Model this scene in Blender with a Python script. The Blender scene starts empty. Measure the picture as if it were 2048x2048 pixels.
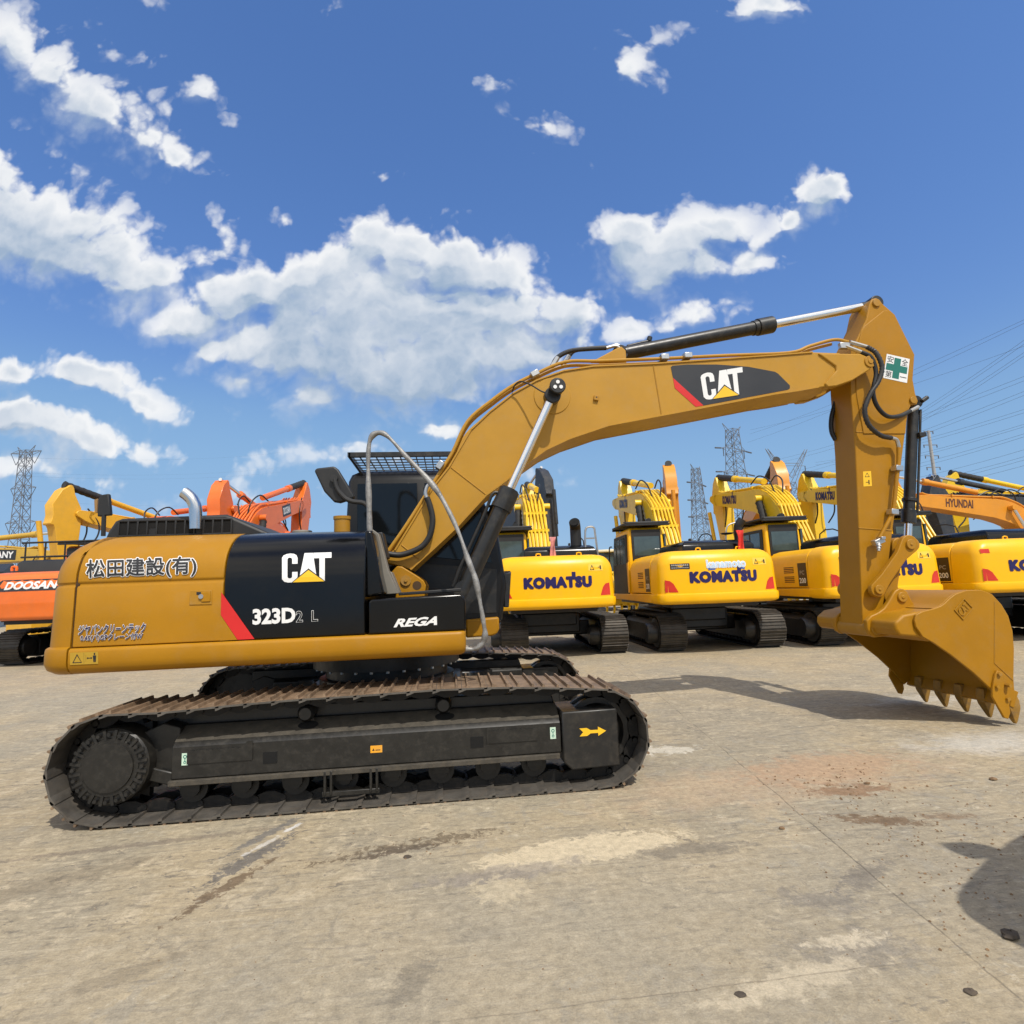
import bpy, math, random
from mathutils import Vector, Matrix
random.seed(7)
SC = bpy.context.scene
COL = SC.collection
R = math.radians

# ------------------------------------------------------------------ camera
CAM = dict(loc=(0.6439, -5.9544, 1.5835), yaw=0.11397, pitch=0.13173, roll=-0.0371, f=1120.8)
_y, _p, _r, FPX = CAM['yaw'], CAM['pitch'], CAM['roll'], CAM['f']
CL = Vector(CAM['loc'])
FWD = Vector((math.sin(_y)*math.cos(_p), math.cos(_y)*math.cos(_p), math.sin(_p)))
_r0 = Vector((math.cos(_y), -math.sin(_y), 0)); _u0 = _r0.cross(FWD)
RGT = _r0*math.cos(_r) + _u0*math.sin(_r)
UPV = -_r0*math.sin(_r) + _u0*math.cos(_r)
cd = bpy.data.cameras.new('camera'); cam = bpy.data.objects.new('camera', cd); COL.objects.link(cam)
cd.sensor_width = 36; cd.lens = FPX/2048*36; cd.clip_start = 0.05; cd.clip_end = 6000
M = Matrix((RGT, UPV, -FWD)).transposed().to_4x4(); M.translation = CL
cam.matrix_world = M
SC.camera = cam

# ------------------------------------------------------------------ sun, exposure
SUNV = Vector((0.215, -0.54, 0.814)).normalized()
SUN_EL = math.asin(SUNV.z); SUN_AZ = math.atan2(SUNV.x, SUNV.y)
sd = bpy.data.lights.new('sun', 'SUN'); so = bpy.data.objects.new('sun', sd); COL.objects.link(so)
sd.energy = 3.7; sd.angle = R(0.53); sd.color = (1.0, 0.945, 0.86)
so.rotation_euler = (-SUNV).to_track_quat('-Z', 'Y').to_euler()
so.location = (20, -30, 40)
SC.view_settings.view_transform = 'Standard'; SC.view_settings.look = 'None'
SC.view_settings.exposure = 0.0; SC.view_settings.gamma = 1.0; SC.view_settings.use_curve_mapping = False
SC.render.engine = 'CYCLES'
SC.cycles.use_denoising = True
SC.cycles.max_bounces = 5; SC.cycles.diffuse_bounces = 2; SC.cycles.glossy_bounces = 3
SC.cycles.transmission_bounces = 4; SC.cycles.transparent_max_bounces = 6
SC.cycles.sample_clamp_indirect = 4

def ray(px, py): return FWD*FPX + RGT*(px-1024) - UPV*(py-1024)
def B3(px, py, Y):
    d = ray(px, py); return CL + d*((Y-CL.y)/d.y)
def B(px, py, Y):
    q = B3(px, py, Y); return (q.x, q.z)
def G(px, py, Z=0.0):
    d = ray(px, py); return CL + d*((Z-CL.z)/d.z)
def AT(px, depth, py=None):
    """point at a given distance along the level viewing direction; height from py if given"""
    d = ray(px, py if py else 1160); h = Vector((math.sin(_y), math.cos(_y), 0))
    q = CL + d*(depth/d.dot(h)); return q

# ------------------------------------------------------------------ world: sky with cumulus
W = bpy.data.worlds.new('World'); SC.world = W; W.use_nodes = True
nt = W.node_tree; nt.nodes.clear()
SKY_STRENGTH = 0.13
def N(tree, typ, **kw):
    n = tree.nodes.new(typ)
    for k, v in kw.items(): setattr(n, k, v)
    return n
def math_node(tree, op, a, b=None, c=None, clamp=False):
    n = tree.nodes.new('ShaderNodeMath'); n.operation = op; n.use_clamp = clamp
    for i, x in enumerate((a, b, c)):
        if x is None: continue
        if isinstance(x, (int, float)): n.inputs[i].default_value = x
        else: tree.links.new(x, n.inputs[i])
    return n.outputs[0]
def mix_col(tree, fac, a, b, blend='MIX'):
    n = tree.nodes.new('ShaderNodeMix'); n.data_type = 'RGBA'; n.blend_type = blend
    for sock, x in ((n.inputs[0], fac), (n.inputs[6], a), (n.inputs[7], b)):
        if isinstance(x, (int, float)): sock.default_value = x
        elif isinstance(x, (tuple, list)): sock.default_value = (*x[:3], 1)
        else: tree.links.new(x, sock)
    return n.outputs[2]
def maprange(tree, v, a, b, c=0.0, d=1.0, smooth=True):
    n = tree.nodes.new('ShaderNodeMapRange'); n.interpolation_type = 'SMOOTHSTEP' if smooth else 'LINEAR'
    tree.links.new(v, n.inputs[0])
    for i, x in enumerate((a, b, c, d)): n.inputs[i+1].default_value = x
    return n.outputs[0]

# cloud positions: (x, y, half width, half height, tilt in degrees, weight) read off the photograph's sky,
# stored as directions on a level panorama plane facing the cloud bank (so they stay fixed in the world)
CLOUDS = [
 (30,75,110,62,-40,0.84),(110,150,120,66,-42,0.84),(205,228,130,66,-32,0.86),(300,278,100,62,-20,0.81),(345,312,90,40,-15,0.84),(410,332,50,18,-20,0.60),(325,235,70,40,30,0.55),(130,215,60,36,-20,0.55),
 (405,188,40,42,20,0.72),(450,240,34,18,0,0.50),(190,90,90,40,-30,0.50),(285,112,70,28,0,0.44),(250,5,120,30,0,0.40),(60,250,120,60,-20,0.24),
 (-40,420,210,130,-10,1.18),(90,460,170,95,-25,1.18),(190,500,120,85,-25,1.18),(240,555,110,62,-20,1.12),(310,560,70,46,0,0.90),(10,345,110,60,-20,0.95),(180,430,110,62,-25,0.95),(235,615,110,44,-15,0.66),(90,560,110,44,-20,.5),
 (358,548,48,26,0,0.70),(428,515,70,44,35,0.85),(448,462,42,52,0,0.74),(570,442,30,26,0,0.66),
 (745,480,72,62,0,1.18),(820,510,95,75,0,1.18),(690,530,95,62,0,1.18),(605,545,80,55,0,1.18),(520,570,95,55,0,1.18),(900,520,90,75,0,1.18),(985,540,85,62,0,1.12),(1050,555,50,48,0,0.85),(1090,625,110,62,0,1.18),(1150,605,62,40,0,0.95),(1160,675,40,40,0,0.85),
 (455,600,80,62,0,1.12),(385,640,90,42,10,1.12),(430,690,90,50,-15,0.90),(500,755,90,50,-15,0.85),(700,620,260,120,0,1.24),(900,640,220,110,0,1.24),(600,690,220,90,0,1.18),(800,740,260,100,0,1.18),(1000,700,170,85,0,1.12),(640,790,140,60,-10,0.85),(760,830,150,50,-8,0.80),(870,858,120,34,-5,0.80),(900,790,160,60,0,0.85),
 (1270,468,75,52,0,1.18),(1330,500,130,70,0,1.24),(1300,550,100,50,0,0.95),(1430,455,80,58,0,0.98),(1400,530,90,60,0,0.90),(1485,530,62,44,0,0.90),(1505,478,70,30,32,0.70),(1575,432,70,36,35,0.87),(1645,382,62,48,0,1.18),(1590,362,26,20,0,0.74),(1690,400,28,26,0,0.70),(1560,512,30,20,-20,.5),(1240,490,40,26,0,0.74),
 (1400,620,90,56,0,0.83),(1440,650,40,40,0,0.70),(1270,655,95,44,20,0.76),(1345,640,70,50,0,0.66),(1225,590,30,30,0,.5),(1250,590,60,20,15,.42),
 (1262,140,52,72,10,0.76),(1300,85,90,34,20,.52),(1250,75,34,22,0,.5),(1540,2,80,36,0,0.95),(1490,15,46,22,0,0.66),(992,166,40,32,15,.56),(1085,245,70,34,-15,0.64),(1062,310,22,18,0,.52),(1185,345,60,20,-10,.36),(762,345,40,20,-10,.56),(655,20,26,44,-30,.5),(920,190,20,14,0,.3),
 (20,738,95,40,-5,0.90),(185,755,110,38,-18,1.12),(270,795,130,40,-22,0.90),(60,840,170,50,-8,1.12),(170,880,170,46,-10,0.90),(290,888,100,34,-15,0.66),(430,835,60,28,0,.5),(410,775,46,22,0,.5),(320,745,46,16,20,.42),(40,930,260,60,0,0.66),(200,960,420,90,0,.52),(500,1000,420,80,0,.40),
 (700,905,130,40,0,.58),(820,925,130,40,0,.52),(1000,960,300,60,0,.30),
]
grp = bpy.data.node_groups.new('cloud_density', 'ShaderNodeTree')
grp.interface.new_socket('Vector', in_out='INPUT', socket_type='NodeSocketVector')
grp.interface.new_socket('Density', in_out='OUTPUT', socket_type='NodeSocketFloat')
grp.interface.new_socket('Mass', in_out='OUTPUT', socket_type='NodeSocketFloat')
gi = N(grp, 'NodeGroupInput'); go = N(grp, 'NodeGroupOutput')
def noise(tree, vec, scale, detail=6, rough=.55, dist=0.0, out=0):
    n = N(tree, 'ShaderNodeTexNoise'); n.inputs['Scale'].default_value = scale; n.inputs['Detail'].default_value = detail
    n.inputs['Roughness'].default_value = rough; n.inputs['Distortion'].default_value = dist
    if vec is not None: tree.links.new(vec, n.inputs['Vector'])
    return n.outputs[out]
def vmath(tree, op, a, b=None):
    n = N(tree, 'ShaderNodeVectorMath', operation=op)
    for i, x in enumerate((a, b)):
        if x is None: continue
        if isinstance(x, (tuple, list, Vector)): n.inputs[i].default_value = tuple(x)
        elif isinstance(x, (int, float)): n.inputs['Scale'].default_value = x
        else: tree.links.new(x, n.inputs[i])
    return n.outputs['Value'] if op in ('DOT_PRODUCT', 'LENGTH') else n.outputs[0]
HF = Vector((math.sin(_y), math.cos(_y), 0)); HR = Vector((math.cos(_y), -math.sin(_y), 0))
def pano(px, py):
    d = ray(px, py); a = d.dot(HF); return Vector((d.dot(HR)/a, d.z/a))
w1 = noise(grp, gi.outputs[0], 5.0, 5, .6, 0, 1)
wv = vmath(grp, 'SCALE', vmath(grp, 'SUBTRACT', w1, (.5, .5, .5)), 0.10)
wp = vmath(grp, 'ADD', gi.outputs[0], wv)
acc = None; top = None
for (px, py, rx, ry, rot, w) in CLOUDS:
    c = pano(px, py); dx = (pano(px+10, py)-c).length/10; 
    mp = N(grp, 'ShaderNodeMapping', vector_type='TEXTURE')
    mp.inputs['Location'].default_value = (c.x, c.y, 0); mp.inputs['Rotation'].default_value = (0, 0, R(rot))
    s = dx*1.75; mp.inputs['Scale'].default_value = (rx*s, ry*s, 1)
    grp.links.new(wp, mp.inputs[0])
    g = N(grp, 'ShaderNodeTexGradient', gradient_type='SPHERICAL'); grp.links.new(mp.outputs[0], g.inputs[0])
    v = math_node(grp, 'MULTIPLY', g.outputs['Fac'], w*1.5)
    top = v if top is None else math_node(grp, 'MAXIMUM', top, v)
    acc = v if acc is None else math_node(grp, 'SMOOTH_MAX', acc, v, .45)
acc = math_node(grp, 'MINIMUM', acc, 1.3)
n1 = noise(grp, wp, 6.5, 9, .58, .1)
def puffs(vec, scale, det):
    v_ = N(grp, 'ShaderNodeTexVoronoi', voronoi_dimensions='2D', feature='SMOOTH_F1'); v_.inputs['Scale'].default_value = scale; v_.inputs['Detail'].default_value = det; v_.inputs['Roughness'].default_value = .55; v_.inputs['Lacunarity'].default_value = 2.3; v_.inputs['Smoothness'].default_value = .35
    grp.links.new(vec, v_.inputs['Vector']); return v_.outputs['Distance']
pf = puffs(wp, 13.0, 2.0)
nn = math_node(grp, 'ADD', math_node(grp, 'MULTIPLY', math_node(grp, 'SUBTRACT', n1, .5), 1.9), math_node(grp, 'MULTIPLY', math_node(grp, 'SUBTRACT', .42, pf), .75))
d = math_node(grp, 'SUBTRACT', math_node(grp, 'ADD', acc, nn), .33)
d = math_node(grp, 'SUBTRACT', d, maprange(grp, top, .30, .02, 0, 1.2))
grp.links.new(d, go.inputs[0]); grp.links.new(acc, go.inputs[1])
tc = N(nt, 'ShaderNodeTexCoord')
dirv = tc.outputs['Generated']
a_ = math_node(nt, 'MAXIMUM', vmath(nt, 'DOT_PRODUCT', dirv, HF), 0.05)
uu = math_node(nt, 'DIVIDE', vmath(nt, 'DOT_PRODUCT', dirv, HR), a_)
vv = math_node(nt, 'DIVIDE', vmath(nt, 'DOT_PRODUCT', dirv, (0, 0, 1)), a_)
cb = N(nt, 'ShaderNodeCombineXYZ'); nt.links.new(uu, cb.inputs[0]); nt.links.new(vv, cb.inputs[1])
def dens(vec):
    g = N(nt, 'ShaderNodeGroup'); g.node_tree = grp; nt.links.new(vec, g.inputs[0]); return g.outputs[0], g.outputs[1]
d0, m0 = dens(cb.outputs[0])
d1, m2 = dens(vmath(nt, 'ADD', cb.outputs[0], (0.012, 0.036, 0)))
big = math_node(nt, 'MULTIPLY', math_node(nt, 'SUBTRACT', m0, m2), 2.2)                     # > 0 towards the top rim of a cloud, < 0 at its base
soft = maprange(nt, big, .12, -.35)
lo_ = math_node(nt, 'ADD', math_node(nt, 'MULTIPLY', soft, .75), .50)
al = math_node(nt, 'DIVIDE', math_node(nt, 'ADD', d0, .06), lo_, clamp=True)
al = math_node(nt, 'MULTIPLY', maprange(nt, al, 0, 1), maprange(nt, m0, .25, 1.15, .42, 1.0))
alpha = math_node(nt, 'MULTIPLY', math_node(nt, 'MULTIPLY', al, .97), maprange(nt, vv, -0.02, 0.05))
alpha0 = alpha
rel = maprange(nt, math_node(nt, 'SUBTRACT', d0, d1), -.30, .34)
rim = maprange(nt, math_node(nt, 'ADD', big, math_node(nt, 'MULTIPLY', math_node(nt, 'SUBTRACT', noise(nt, cb.outputs[0], 6.0, 7, .6), .5), 1.1)), -.50, .45)
thick = maprange(nt, d0, .25, 1.25)
lown = noise(nt, cb.outputs[0], 4.2, 4, .5)
lown = maprange(nt, lown, .35, .65)
shade = math_node(nt, 'ADD', math_node(nt, 'ADD', math_node(nt, 'MULTIPLY', rim, .62), math_node(nt, 'MULTIPLY', rel, .26)), math_node(nt, 'MULTIPLY', lown, .16))
shade = math_node(nt, 'SUBTRACT', math_node(nt, 'ADD', shade, .30), math_node(nt, 'ADD', math_node(nt, 'MULTIPLY', thick, .34), math_node(nt, 'MULTIPLY', maprange(nt, m0, .85, 1.32), .42)), clamp=True)
ccol = mix_col(nt, shade, (.36, .47, .62), (.93, .94, .95))
# broken bright cloud added to the unseen sky behind and above, lifting the shadows
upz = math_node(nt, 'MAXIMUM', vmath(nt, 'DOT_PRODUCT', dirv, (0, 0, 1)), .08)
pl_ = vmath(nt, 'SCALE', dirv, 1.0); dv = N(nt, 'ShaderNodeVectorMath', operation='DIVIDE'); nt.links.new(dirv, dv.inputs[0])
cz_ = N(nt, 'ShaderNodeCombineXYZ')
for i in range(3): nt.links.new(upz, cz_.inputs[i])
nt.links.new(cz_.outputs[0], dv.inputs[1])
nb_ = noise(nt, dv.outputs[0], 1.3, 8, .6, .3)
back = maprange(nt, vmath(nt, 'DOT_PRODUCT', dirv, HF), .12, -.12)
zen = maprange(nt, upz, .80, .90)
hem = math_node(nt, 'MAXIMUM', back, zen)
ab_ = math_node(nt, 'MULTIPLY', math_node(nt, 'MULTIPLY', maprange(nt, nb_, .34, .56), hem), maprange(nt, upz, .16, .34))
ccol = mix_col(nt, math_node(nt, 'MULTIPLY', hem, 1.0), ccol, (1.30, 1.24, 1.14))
sky = N(nt, 'ShaderNodeTexSky', sky_type='NISHITA'); sky.sun_disc = False
sky.sun_elevation = SUN_EL; sky.sun_rotation = SUN_AZ; sky.altitude = 0; sky.air_density = 1.0; sky.dust_density = 0.3; sky.ozone_density = 3.0
# camera-like colour response of the blue sky (deeper, more even blue than the raw sky model)
sc1 = vmath(nt, 'SCALE', sky.outputs[0], SKY_STRENGTH)
crv = N(nt, 'ShaderNodeRGBCurve')
for ch, pts in enumerate((((.095, .083), (.17, .147), (.25, .235), (.51, .30), (1, .38)), ((.168, .19), (.29, .30), (.41, .425), (.745, .50), (1, .55)), ((.33, .485), (.50, .64), (.66, .71), (.93, .76), (1, .78)))):
    cu = crv.mapping.curves[ch]; cu.points[1].location = pts[-1]
    for p_ in pts[:-1]: cu.points.new(*p_)
crv.mapping.update(); nt.links.new(sc1, crv.inputs['Color'])
sc2 = vmath(nt, 'SCALE', crv.outputs[0], 1/SKY_STRENGTH)
bg1 = N(nt, 'ShaderNodeBackground'); bg1.inputs[1].default_value = SKY_STRENGTH; nt.links.new(sc2, bg1.inputs[0])
bg2 = N(nt, 'ShaderNodeBackground'); bg2.inputs[1].default_value = 1.0; nt.links.new(ccol, bg2.inputs[0])
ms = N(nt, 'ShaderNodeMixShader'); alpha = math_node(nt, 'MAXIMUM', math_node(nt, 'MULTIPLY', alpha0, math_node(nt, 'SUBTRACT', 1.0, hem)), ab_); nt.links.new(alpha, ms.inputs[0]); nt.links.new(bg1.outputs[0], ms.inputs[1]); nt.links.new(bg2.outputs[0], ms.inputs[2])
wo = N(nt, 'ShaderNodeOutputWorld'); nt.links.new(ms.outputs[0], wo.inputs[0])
W.cycles.sampling_method = 'NONE'

# ------------------------------------------------------------------ materials
MATS = {}
def mat(name, base, rough=.5, metal=0.0, dirt=0.0, dirtcol=(.30, .24, .16), dscale=2.5, bump=0.0, bscale=300, coat=0.0, spec=.5, var=.08, trans=0.0, alpha=None):
    if name in MATS: return MATS[name]
    m = bpy.data.materials.new(name); m.use_nodes = True; t = m.node_tree; bs = t.nodes['Principled BSDF']
    tcn = N(t, 'ShaderNodeTexCoord'); oc = tcn.outputs['Object']
    n = noise(t, oc, dscale, 7, .62)
    lo = tuple(c*(1-var) for c in base); hi = tuple(min(1, c*(1+var)) for c in base)
    col = mix_col(t, maprange(t, n, .3, .7), lo, hi)
    if dirt > 0:
        n2 = noise(t, oc, dscale*2.7, 8, .7)
        col = mix_col(t, math_node(t, 'MULTIPLY', maprange(t, n2, .45, .75), dirt), col, dirtcol)
        rr = maprange(t, n2, .4, .75, rough, min(1, rough+.3*dirt+.05)); t.links.new(rr, bs.inputs['Roughness'])
    else:
        rr = maprange(t, n, .3, .7, rough*.9, min(1, rough*1.12)); t.links.new(rr, bs.inputs['Roughness'])
    t.links.new(col, bs.inputs['Base Color'])
    bs.inputs['Metallic'].default_value = metal; bs.inputs['Coat Weight'].default_value = coat; bs.inputs['Coat Roughness'].default_value = .12
    bs.inputs['Specular IOR Level'].default_value = spec
    if trans: bs.inputs['Transmission Weight'].default_value = trans
    if bump > 0:
        nb = noise(t, oc, bscale, 3, .6); b = N(t, 'ShaderNodeBump'); b.inputs['Strength'].default_value = bump; b.inputs['Distance'].default_value = .004
        t.links.new(nb, b.inputs['Height']); t.links.new(b.outputs[0], bs.inputs['Normal'])
    MATS[name] = m; return m
CATY = mat('ochre_yellow_paint', (.385, .178, .0055), .42, dirt=.10, bump=.12, bscale=190, spec=.28, var=.05)
CATB = mat('ochre_yellow_paint_sky_sheen', (.455, .235, .021), .42, dirt=.12, bump=.12, bscale=190, spec=.36, var=.05)  # lighter base colour holds the boom's dusty sheen of reflected sky
CATY2 = mat('ochre_yellow_paint_dusty', (.38, .185, .010), .48, dirt=.30, bump=.12, bscale=220, spec=.4, var=.06)
BLKG = mat('gloss_black_paint', (.004, .004, .0042), .16, dirt=.06, dirtcol=(.02, .018, .016), coat=.0, var=.2, spec=.34)
BLKM = mat('matt_black_plastic', (.014, .014, .0145), .5, bump=.12, bscale=260, var=.15, dirt=.12, dirtcol=(.07, .06, .05))
BLKP = mat('satin_black_paint', (.015, .015, .015), .35, dirt=.38, dirtcol=(.085, .07, .05), var=.25, dscale=3.5)
FRAME = mat('dusty_black_track_frame', (.0155, .0145, .0125), .40, dirt=.45, dirtcol=(.055, .047, .036), var=.25, dscale=7)
SHOE = mat('worn_track_steel', (.115, .105, .092), .42, metal=.3, dirt=.7, dirtcol=(.145, .115, .085), dscale=6, var=.3, bump=.2, bscale=60)
SHOE2 = mat('dark_track_steel', (.050, .045, .040), .5, metal=.4, dirt=.5, dirtcol=(.11, .085, .06), dscale=5, var=.3, bump=.15, bscale=60)
RUST = mat('rusty_grouser_steel', (.20, .135, .085), .55, metal=.15, dirt=.7, dirtcol=(.34, .25, .165), dscale=7, var=.35, bump=.2, bscale=60)
RUST2 = mat('grey_grouser_steel', (.060, .052, .042), .5, metal=.3, dirt=.5, dirtcol=(.13, .10, .07), dscale=6, var=.3)
DUSTF = mat('dust_covered_steel', (.060, .052, .040), .75, dirt=.6, dirtcol=(.12, .098, .070), dscale=9, var=.3)
CABB = mat('black_cab_paint', (.006, .006, .0065), .32, dirt=.10, dirtcol=(.03, .027, .024), var=.15, spec=.35)
CHAIN = mat('greasy_chain_steel', (.010, .0095, .009), .5, metal=.3, dirt=.4, dirtcol=(.07, .055, .04), dscale=8, var=.3)
TOOTH = mat('worn_tooth_steel', (.33, .175, .025), .5, dirt=.75, dirtcol=(.17, .12, .07), dscale=9, var=.25, bump=.2, bscale=40)
ROLL = mat('shadowed_roller', (.007, .0068, .0065), .45, dirt=.3, dirtcol=(.03, .025, .02), dscale=8)  # near-black base colour holds the shadow the rollers sit in
CHROME = mat('chrome_rod', (.80, .80, .80), .20, metal=1.0, var=.02)
STEEL = mat('zinc_steel', (.55, .55, .54), .3, metal=.9, var=.1, dirt=.2)
STAIN = mat('stainless_pipe', (.62, .63, .64), .22, metal=1.0, var=.05)
RUBBER = mat('black_hose_rubber', (.014, .014, .014), .45, var=.2, dirt=.2, dirtcol=(.06, .05, .04))
FOIL = mat('grey_wrapped_sleeve', (.27, .265, .255), .5, metal=.35, bump=.9, bscale=70, dscale=14, var=.3)
GLASSD = mat('dark_tinted_glass', (.005, .006, .0065), .07, var=.1, spec=.4)
GLASSB = mat('greenish_cab_glass', (.045, .065, .065), .06, var=.35, dscale=1.2, spec=.7, coat=.3)
WHITE = mat('white_vinyl', (.80, .80, .79), .35, var=.02)
BLKV = mat('black_vinyl', (.018, .018, .02), .4, var=.05)
CHARV = mat('charcoal_vinyl', (.028, .029, .033), .38, var=.05)
REDV = mat('red_vinyl', (.62, .020, .018), .38, var=.04)
YELV = mat('bright_yellow_vinyl', (.88, .52, .02), .4, var=.03)
ORGV = mat('orange_sticker', (.85, .38, .02), .4, var=.05, dirt=.2)
NAVY = mat('navy_vinyl', (.016, .010, .085), .4, var=.05)
GRNV = mat('green_vinyl', (.01, .16, .125), .4, var=.04)
GRNL = mat('light_green_sticker', (.55, .72, .58), .4, var=.04)
REFL = mat('red_reflector', (.60, .035, .015), .25, var=.1)
KOMY = mat('bright_yellow_paint', (.93, .48, .003), .34, dirt=.05, coat=.0, var=.03, spec=.4)
KOMY2 = mat('lemon_yellow_paint', (.84, .53, .014), .36, dirt=.10, var=.05)
DOOR = mat('orange_paint', (.78, .16, .018), .33, dirt=.10, coat=.2, var=.05)
HYUO = mat('amber_orange_paint', (.70, .28, .018), .38, dirt=.12, var=.05)
SANYY = mat('dull_yellow_paint', (.55, .34, .045), .45, dirt=.3, var=.08)
VOLG = mat('charcoal_grey_paint', (.030, .032, .036), .35, dirt=.15, var=.1)
GALV = mat('galvanised_lattice_steel', (.19, .20, .22), .5, metal=.3, var=.1)
WIREM = mat('dark_cable', (.09, .10, .12), .6, var=.05)
CONCP = mat('concrete_pole', (.33, .33, .33), .7, var=.1)
GREYP = mat('grey_steel_paint', (.20, .185, .155), .5, dirt=.3, var=.1)
STONE = mat('dark_stone', (.075, .058, .042), .85, var=.3, dscale=20)
CLOD = mat('brown_dirt_clod', (.20, .125, .065), .95, var=.35, dscale=9)
SHEDW = mat('blue_grey_sheet', (.20, .27, .33), .5, var=.08)
CREAM = mat('cream_paint', (.75, .66, .45), .45, var=.05)
DUSTBL = mat('dusty_black_boot', (.02, .02, .02), .7, dirt=.5, dirtcol=(.10, .09, .07), dscale=9, var=.3)

# ------------------------------------------------------------------ mesh helpers
class MB:
    def __init__(s): s.v = []; s.f = []; s.mi = []; s.cur = 0
    def add(s, vs, fs):
        o = len(s.v); s.v += [tuple(p) for p in vs]; s.f += [[i+o for i in f] for f in fs]; s.mi += [s.cur]*len(fs)
    def box(s, c, d, rot=None):
        x, y, z = (q/2 for q in d); vs = [Vector((a*x, b*y, e*z)) for a in (-1, 1) for b in (-1, 1) for e in (-1, 1)]
        if rot is not None: vs = [rot @ v for v in vs]
        vs = [v+Vector(c) for v in vs]
        s.add(vs, [(0,1,3,2),(4,6,7,5),(0,4,5,1),(2,3,7,6),(0,2,6,4),(1,5,7,3)]); return s
    def prism(s, poly, y0, y1, ax='y'):
        n = len(poly)
        mk = {'y': lambda a, b, t: (a, t, b), 'x': lambda a, b, t: (t, a, b), 'z': lambda a, b, t: (a, b, t)}[ax]
        vs = [mk(a, b, y0) for a, b in poly]+[mk(a, b, y1) for a, b in poly]
        s.add(vs, [list(range(n))[::-1], list(range(n, 2*n))]+[(i, (i+1) % n, n+(i+1) % n, n+i) for i in range(n)]); return s
    def cyl(s, p0, p1, r0, r1=None, seg=20, caps=True):
        r1 = r0 if r1 is None else r1; p0 = Vector(p0); p1 = Vector(p1); d = (p1-p0).normalized()
        a = d.orthogonal().normalized(); b = d.cross(a); vs = []
        for p, r in ((p0, r0), (p1, r1)):
            vs += [p+(a*math.cos(2*math.pi*i/seg)+b*math.sin(2*math.pi*i/seg))*r for i in range(seg)]
        fs = [(i, (i+1) % seg, seg+(i+1) % seg, seg+i) for i in range(seg)]
        if caps: fs += [list(range(seg))[::-1], list(range(seg, 2*seg))]
        s.add(vs, fs); return s
    def ring(s, p0, p1, ro, ri, seg=28):
        """annulus with depth"""
        p0 = Vector(p0); p1 = Vector(p1); d = (p1-p0).normalized(); a = d.orthogonal().normalized(); b = d.cross(a); vs = []
        for p, r in ((p0, ro), (p1, ro), (p1, ri), (p0, ri)):
            vs += [p+(a*math.cos(2*math.pi*i/seg)+b*math.sin(2*math.pi*i/seg))*r for i in range(seg)]
        fs = []
        for k in range(4):
            k2 = (k+1) % 4
            fs += [(k*seg+i, k*seg+(i+1) % seg, k2*seg+(i+1) % seg, k2*seg+i) for i in range(seg)]
        s.add(vs, fs); return s
    def tube(s, pts, r, seg=10, sub=1, rib=0.0):
        pts = [Vector(p) for p in pts]
        if sub > 1: pts = spline(pts, sub)
        n = len(pts); vs = []; t0 = (pts[1]-pts[0]).normalized(); a = t0.orthogonal().normalized()
        for i, p in enumerate(pts):
            t = (pts[min(i+1, n-1)]-pts[max(i-1, 0)]).normalized(); a = (a-t*a.dot(t)).normalized(); b = t.cross(a)
            rr = r(i/(n-1)) if callable(r) else r
            if rib: rr *= 1+rib*(1 if i % 2 else -1)
            vs += [p+(a*math.cos(2*math.pi*k/seg)+b*math.sin(2*math.pi*k/seg))*rr for k in range(seg)]
        fs = [(i*seg+k, i*seg+(k+1) % seg, (i+1)*seg+(k+1) % seg, (i+1)*seg+k) for i in range(n-1) for k in range(seg)]
        fs += [list(range(seg))[::-1], list(range((n-1)*seg, n*seg))]
        s.add(vs, fs); return s
    def loft(s, rings, closed=True, caps=True):
        n = len(rings[0]); vs = [p for r in rings for p in r]; m = n if closed else n-1
        fs = [(i*n+k, i*n+(k+1) % n, (i+1)*n+(k+1) % n, (i+1)*n+k) for i in range(len(rings)-1) for k in range(m)]
        if caps: fs += [list(range(n))[::-1], list(range((len(rings)-1)*n, len(rings)*n))]
        s.add(vs, fs); return s
    def lathe(s, prof, c, axis='y', seg=28):
        rings = []
        for (r, t) in prof:
            ring = []
            for i in range(seg):
                q = 2*math.pi*i/seg; u, v = r*math.cos(q), r*math.sin(q)
                ring.append({'y': (c[0]+u, c[1]+t, c[2]+v), 'z': (c[0]+u, c[1]+v, c[2]+t), 'x': (c[0]+t, c[1]+u, c[2]+v)}[axis])
            rings.append(ring)
        return s.loft(rings)
    def sheet(s, poly, th):
        """thin decal polygon list of Vector with given thickness along normal th (Vector)"""
        n = len(poly); vs = list(poly)+[Vector(p)+th for p in poly]
        s.add(vs, [list(range(n))[::-1], list(range(n, 2*n))]+[(i, (i+1) % n, n+(i+1) % n, n+i) for i in range(n)]); return s
    def build(s, name, m, parent=None, bevel=0.0, smooth=35, seg=2, label=None):
        me = bpy.data.meshes.new(name); me.from_pydata([tuple(p) for p in s.v], [], s.f); me.validate(); 
        ms_ = m if isinstance(m, (list, tuple)) else [m]
        for q in ms_: me.materials.append(q)
        if len(ms_) > 1 and len(me.polygons) == len(s.mi): me.polygons.foreach_set('material_index', s.mi)
        import bmesh
        bm = bmesh.new(); bm.from_mesh(me); bmesh.ops.recalc_face_normals(bm, faces=bm.faces); bm.to_mesh(me); bm.free()
        if smooth: me.shade_smooth(); me.set_sharp_from_angle(angle=R(smooth))
        o = bpy.data.objects.new(name, me); COL.objects.link(o)
        if parent is not None: o.parent = parent
        if bevel:
            bv = o.modifiers.new('bevel', 'BEVEL'); bv.width = bevel; bv.segments = seg; bv.limit_method = 'ANGLE'; bv.angle_limit = R(40)
        if label: o['label'] = label
        return o
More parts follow.
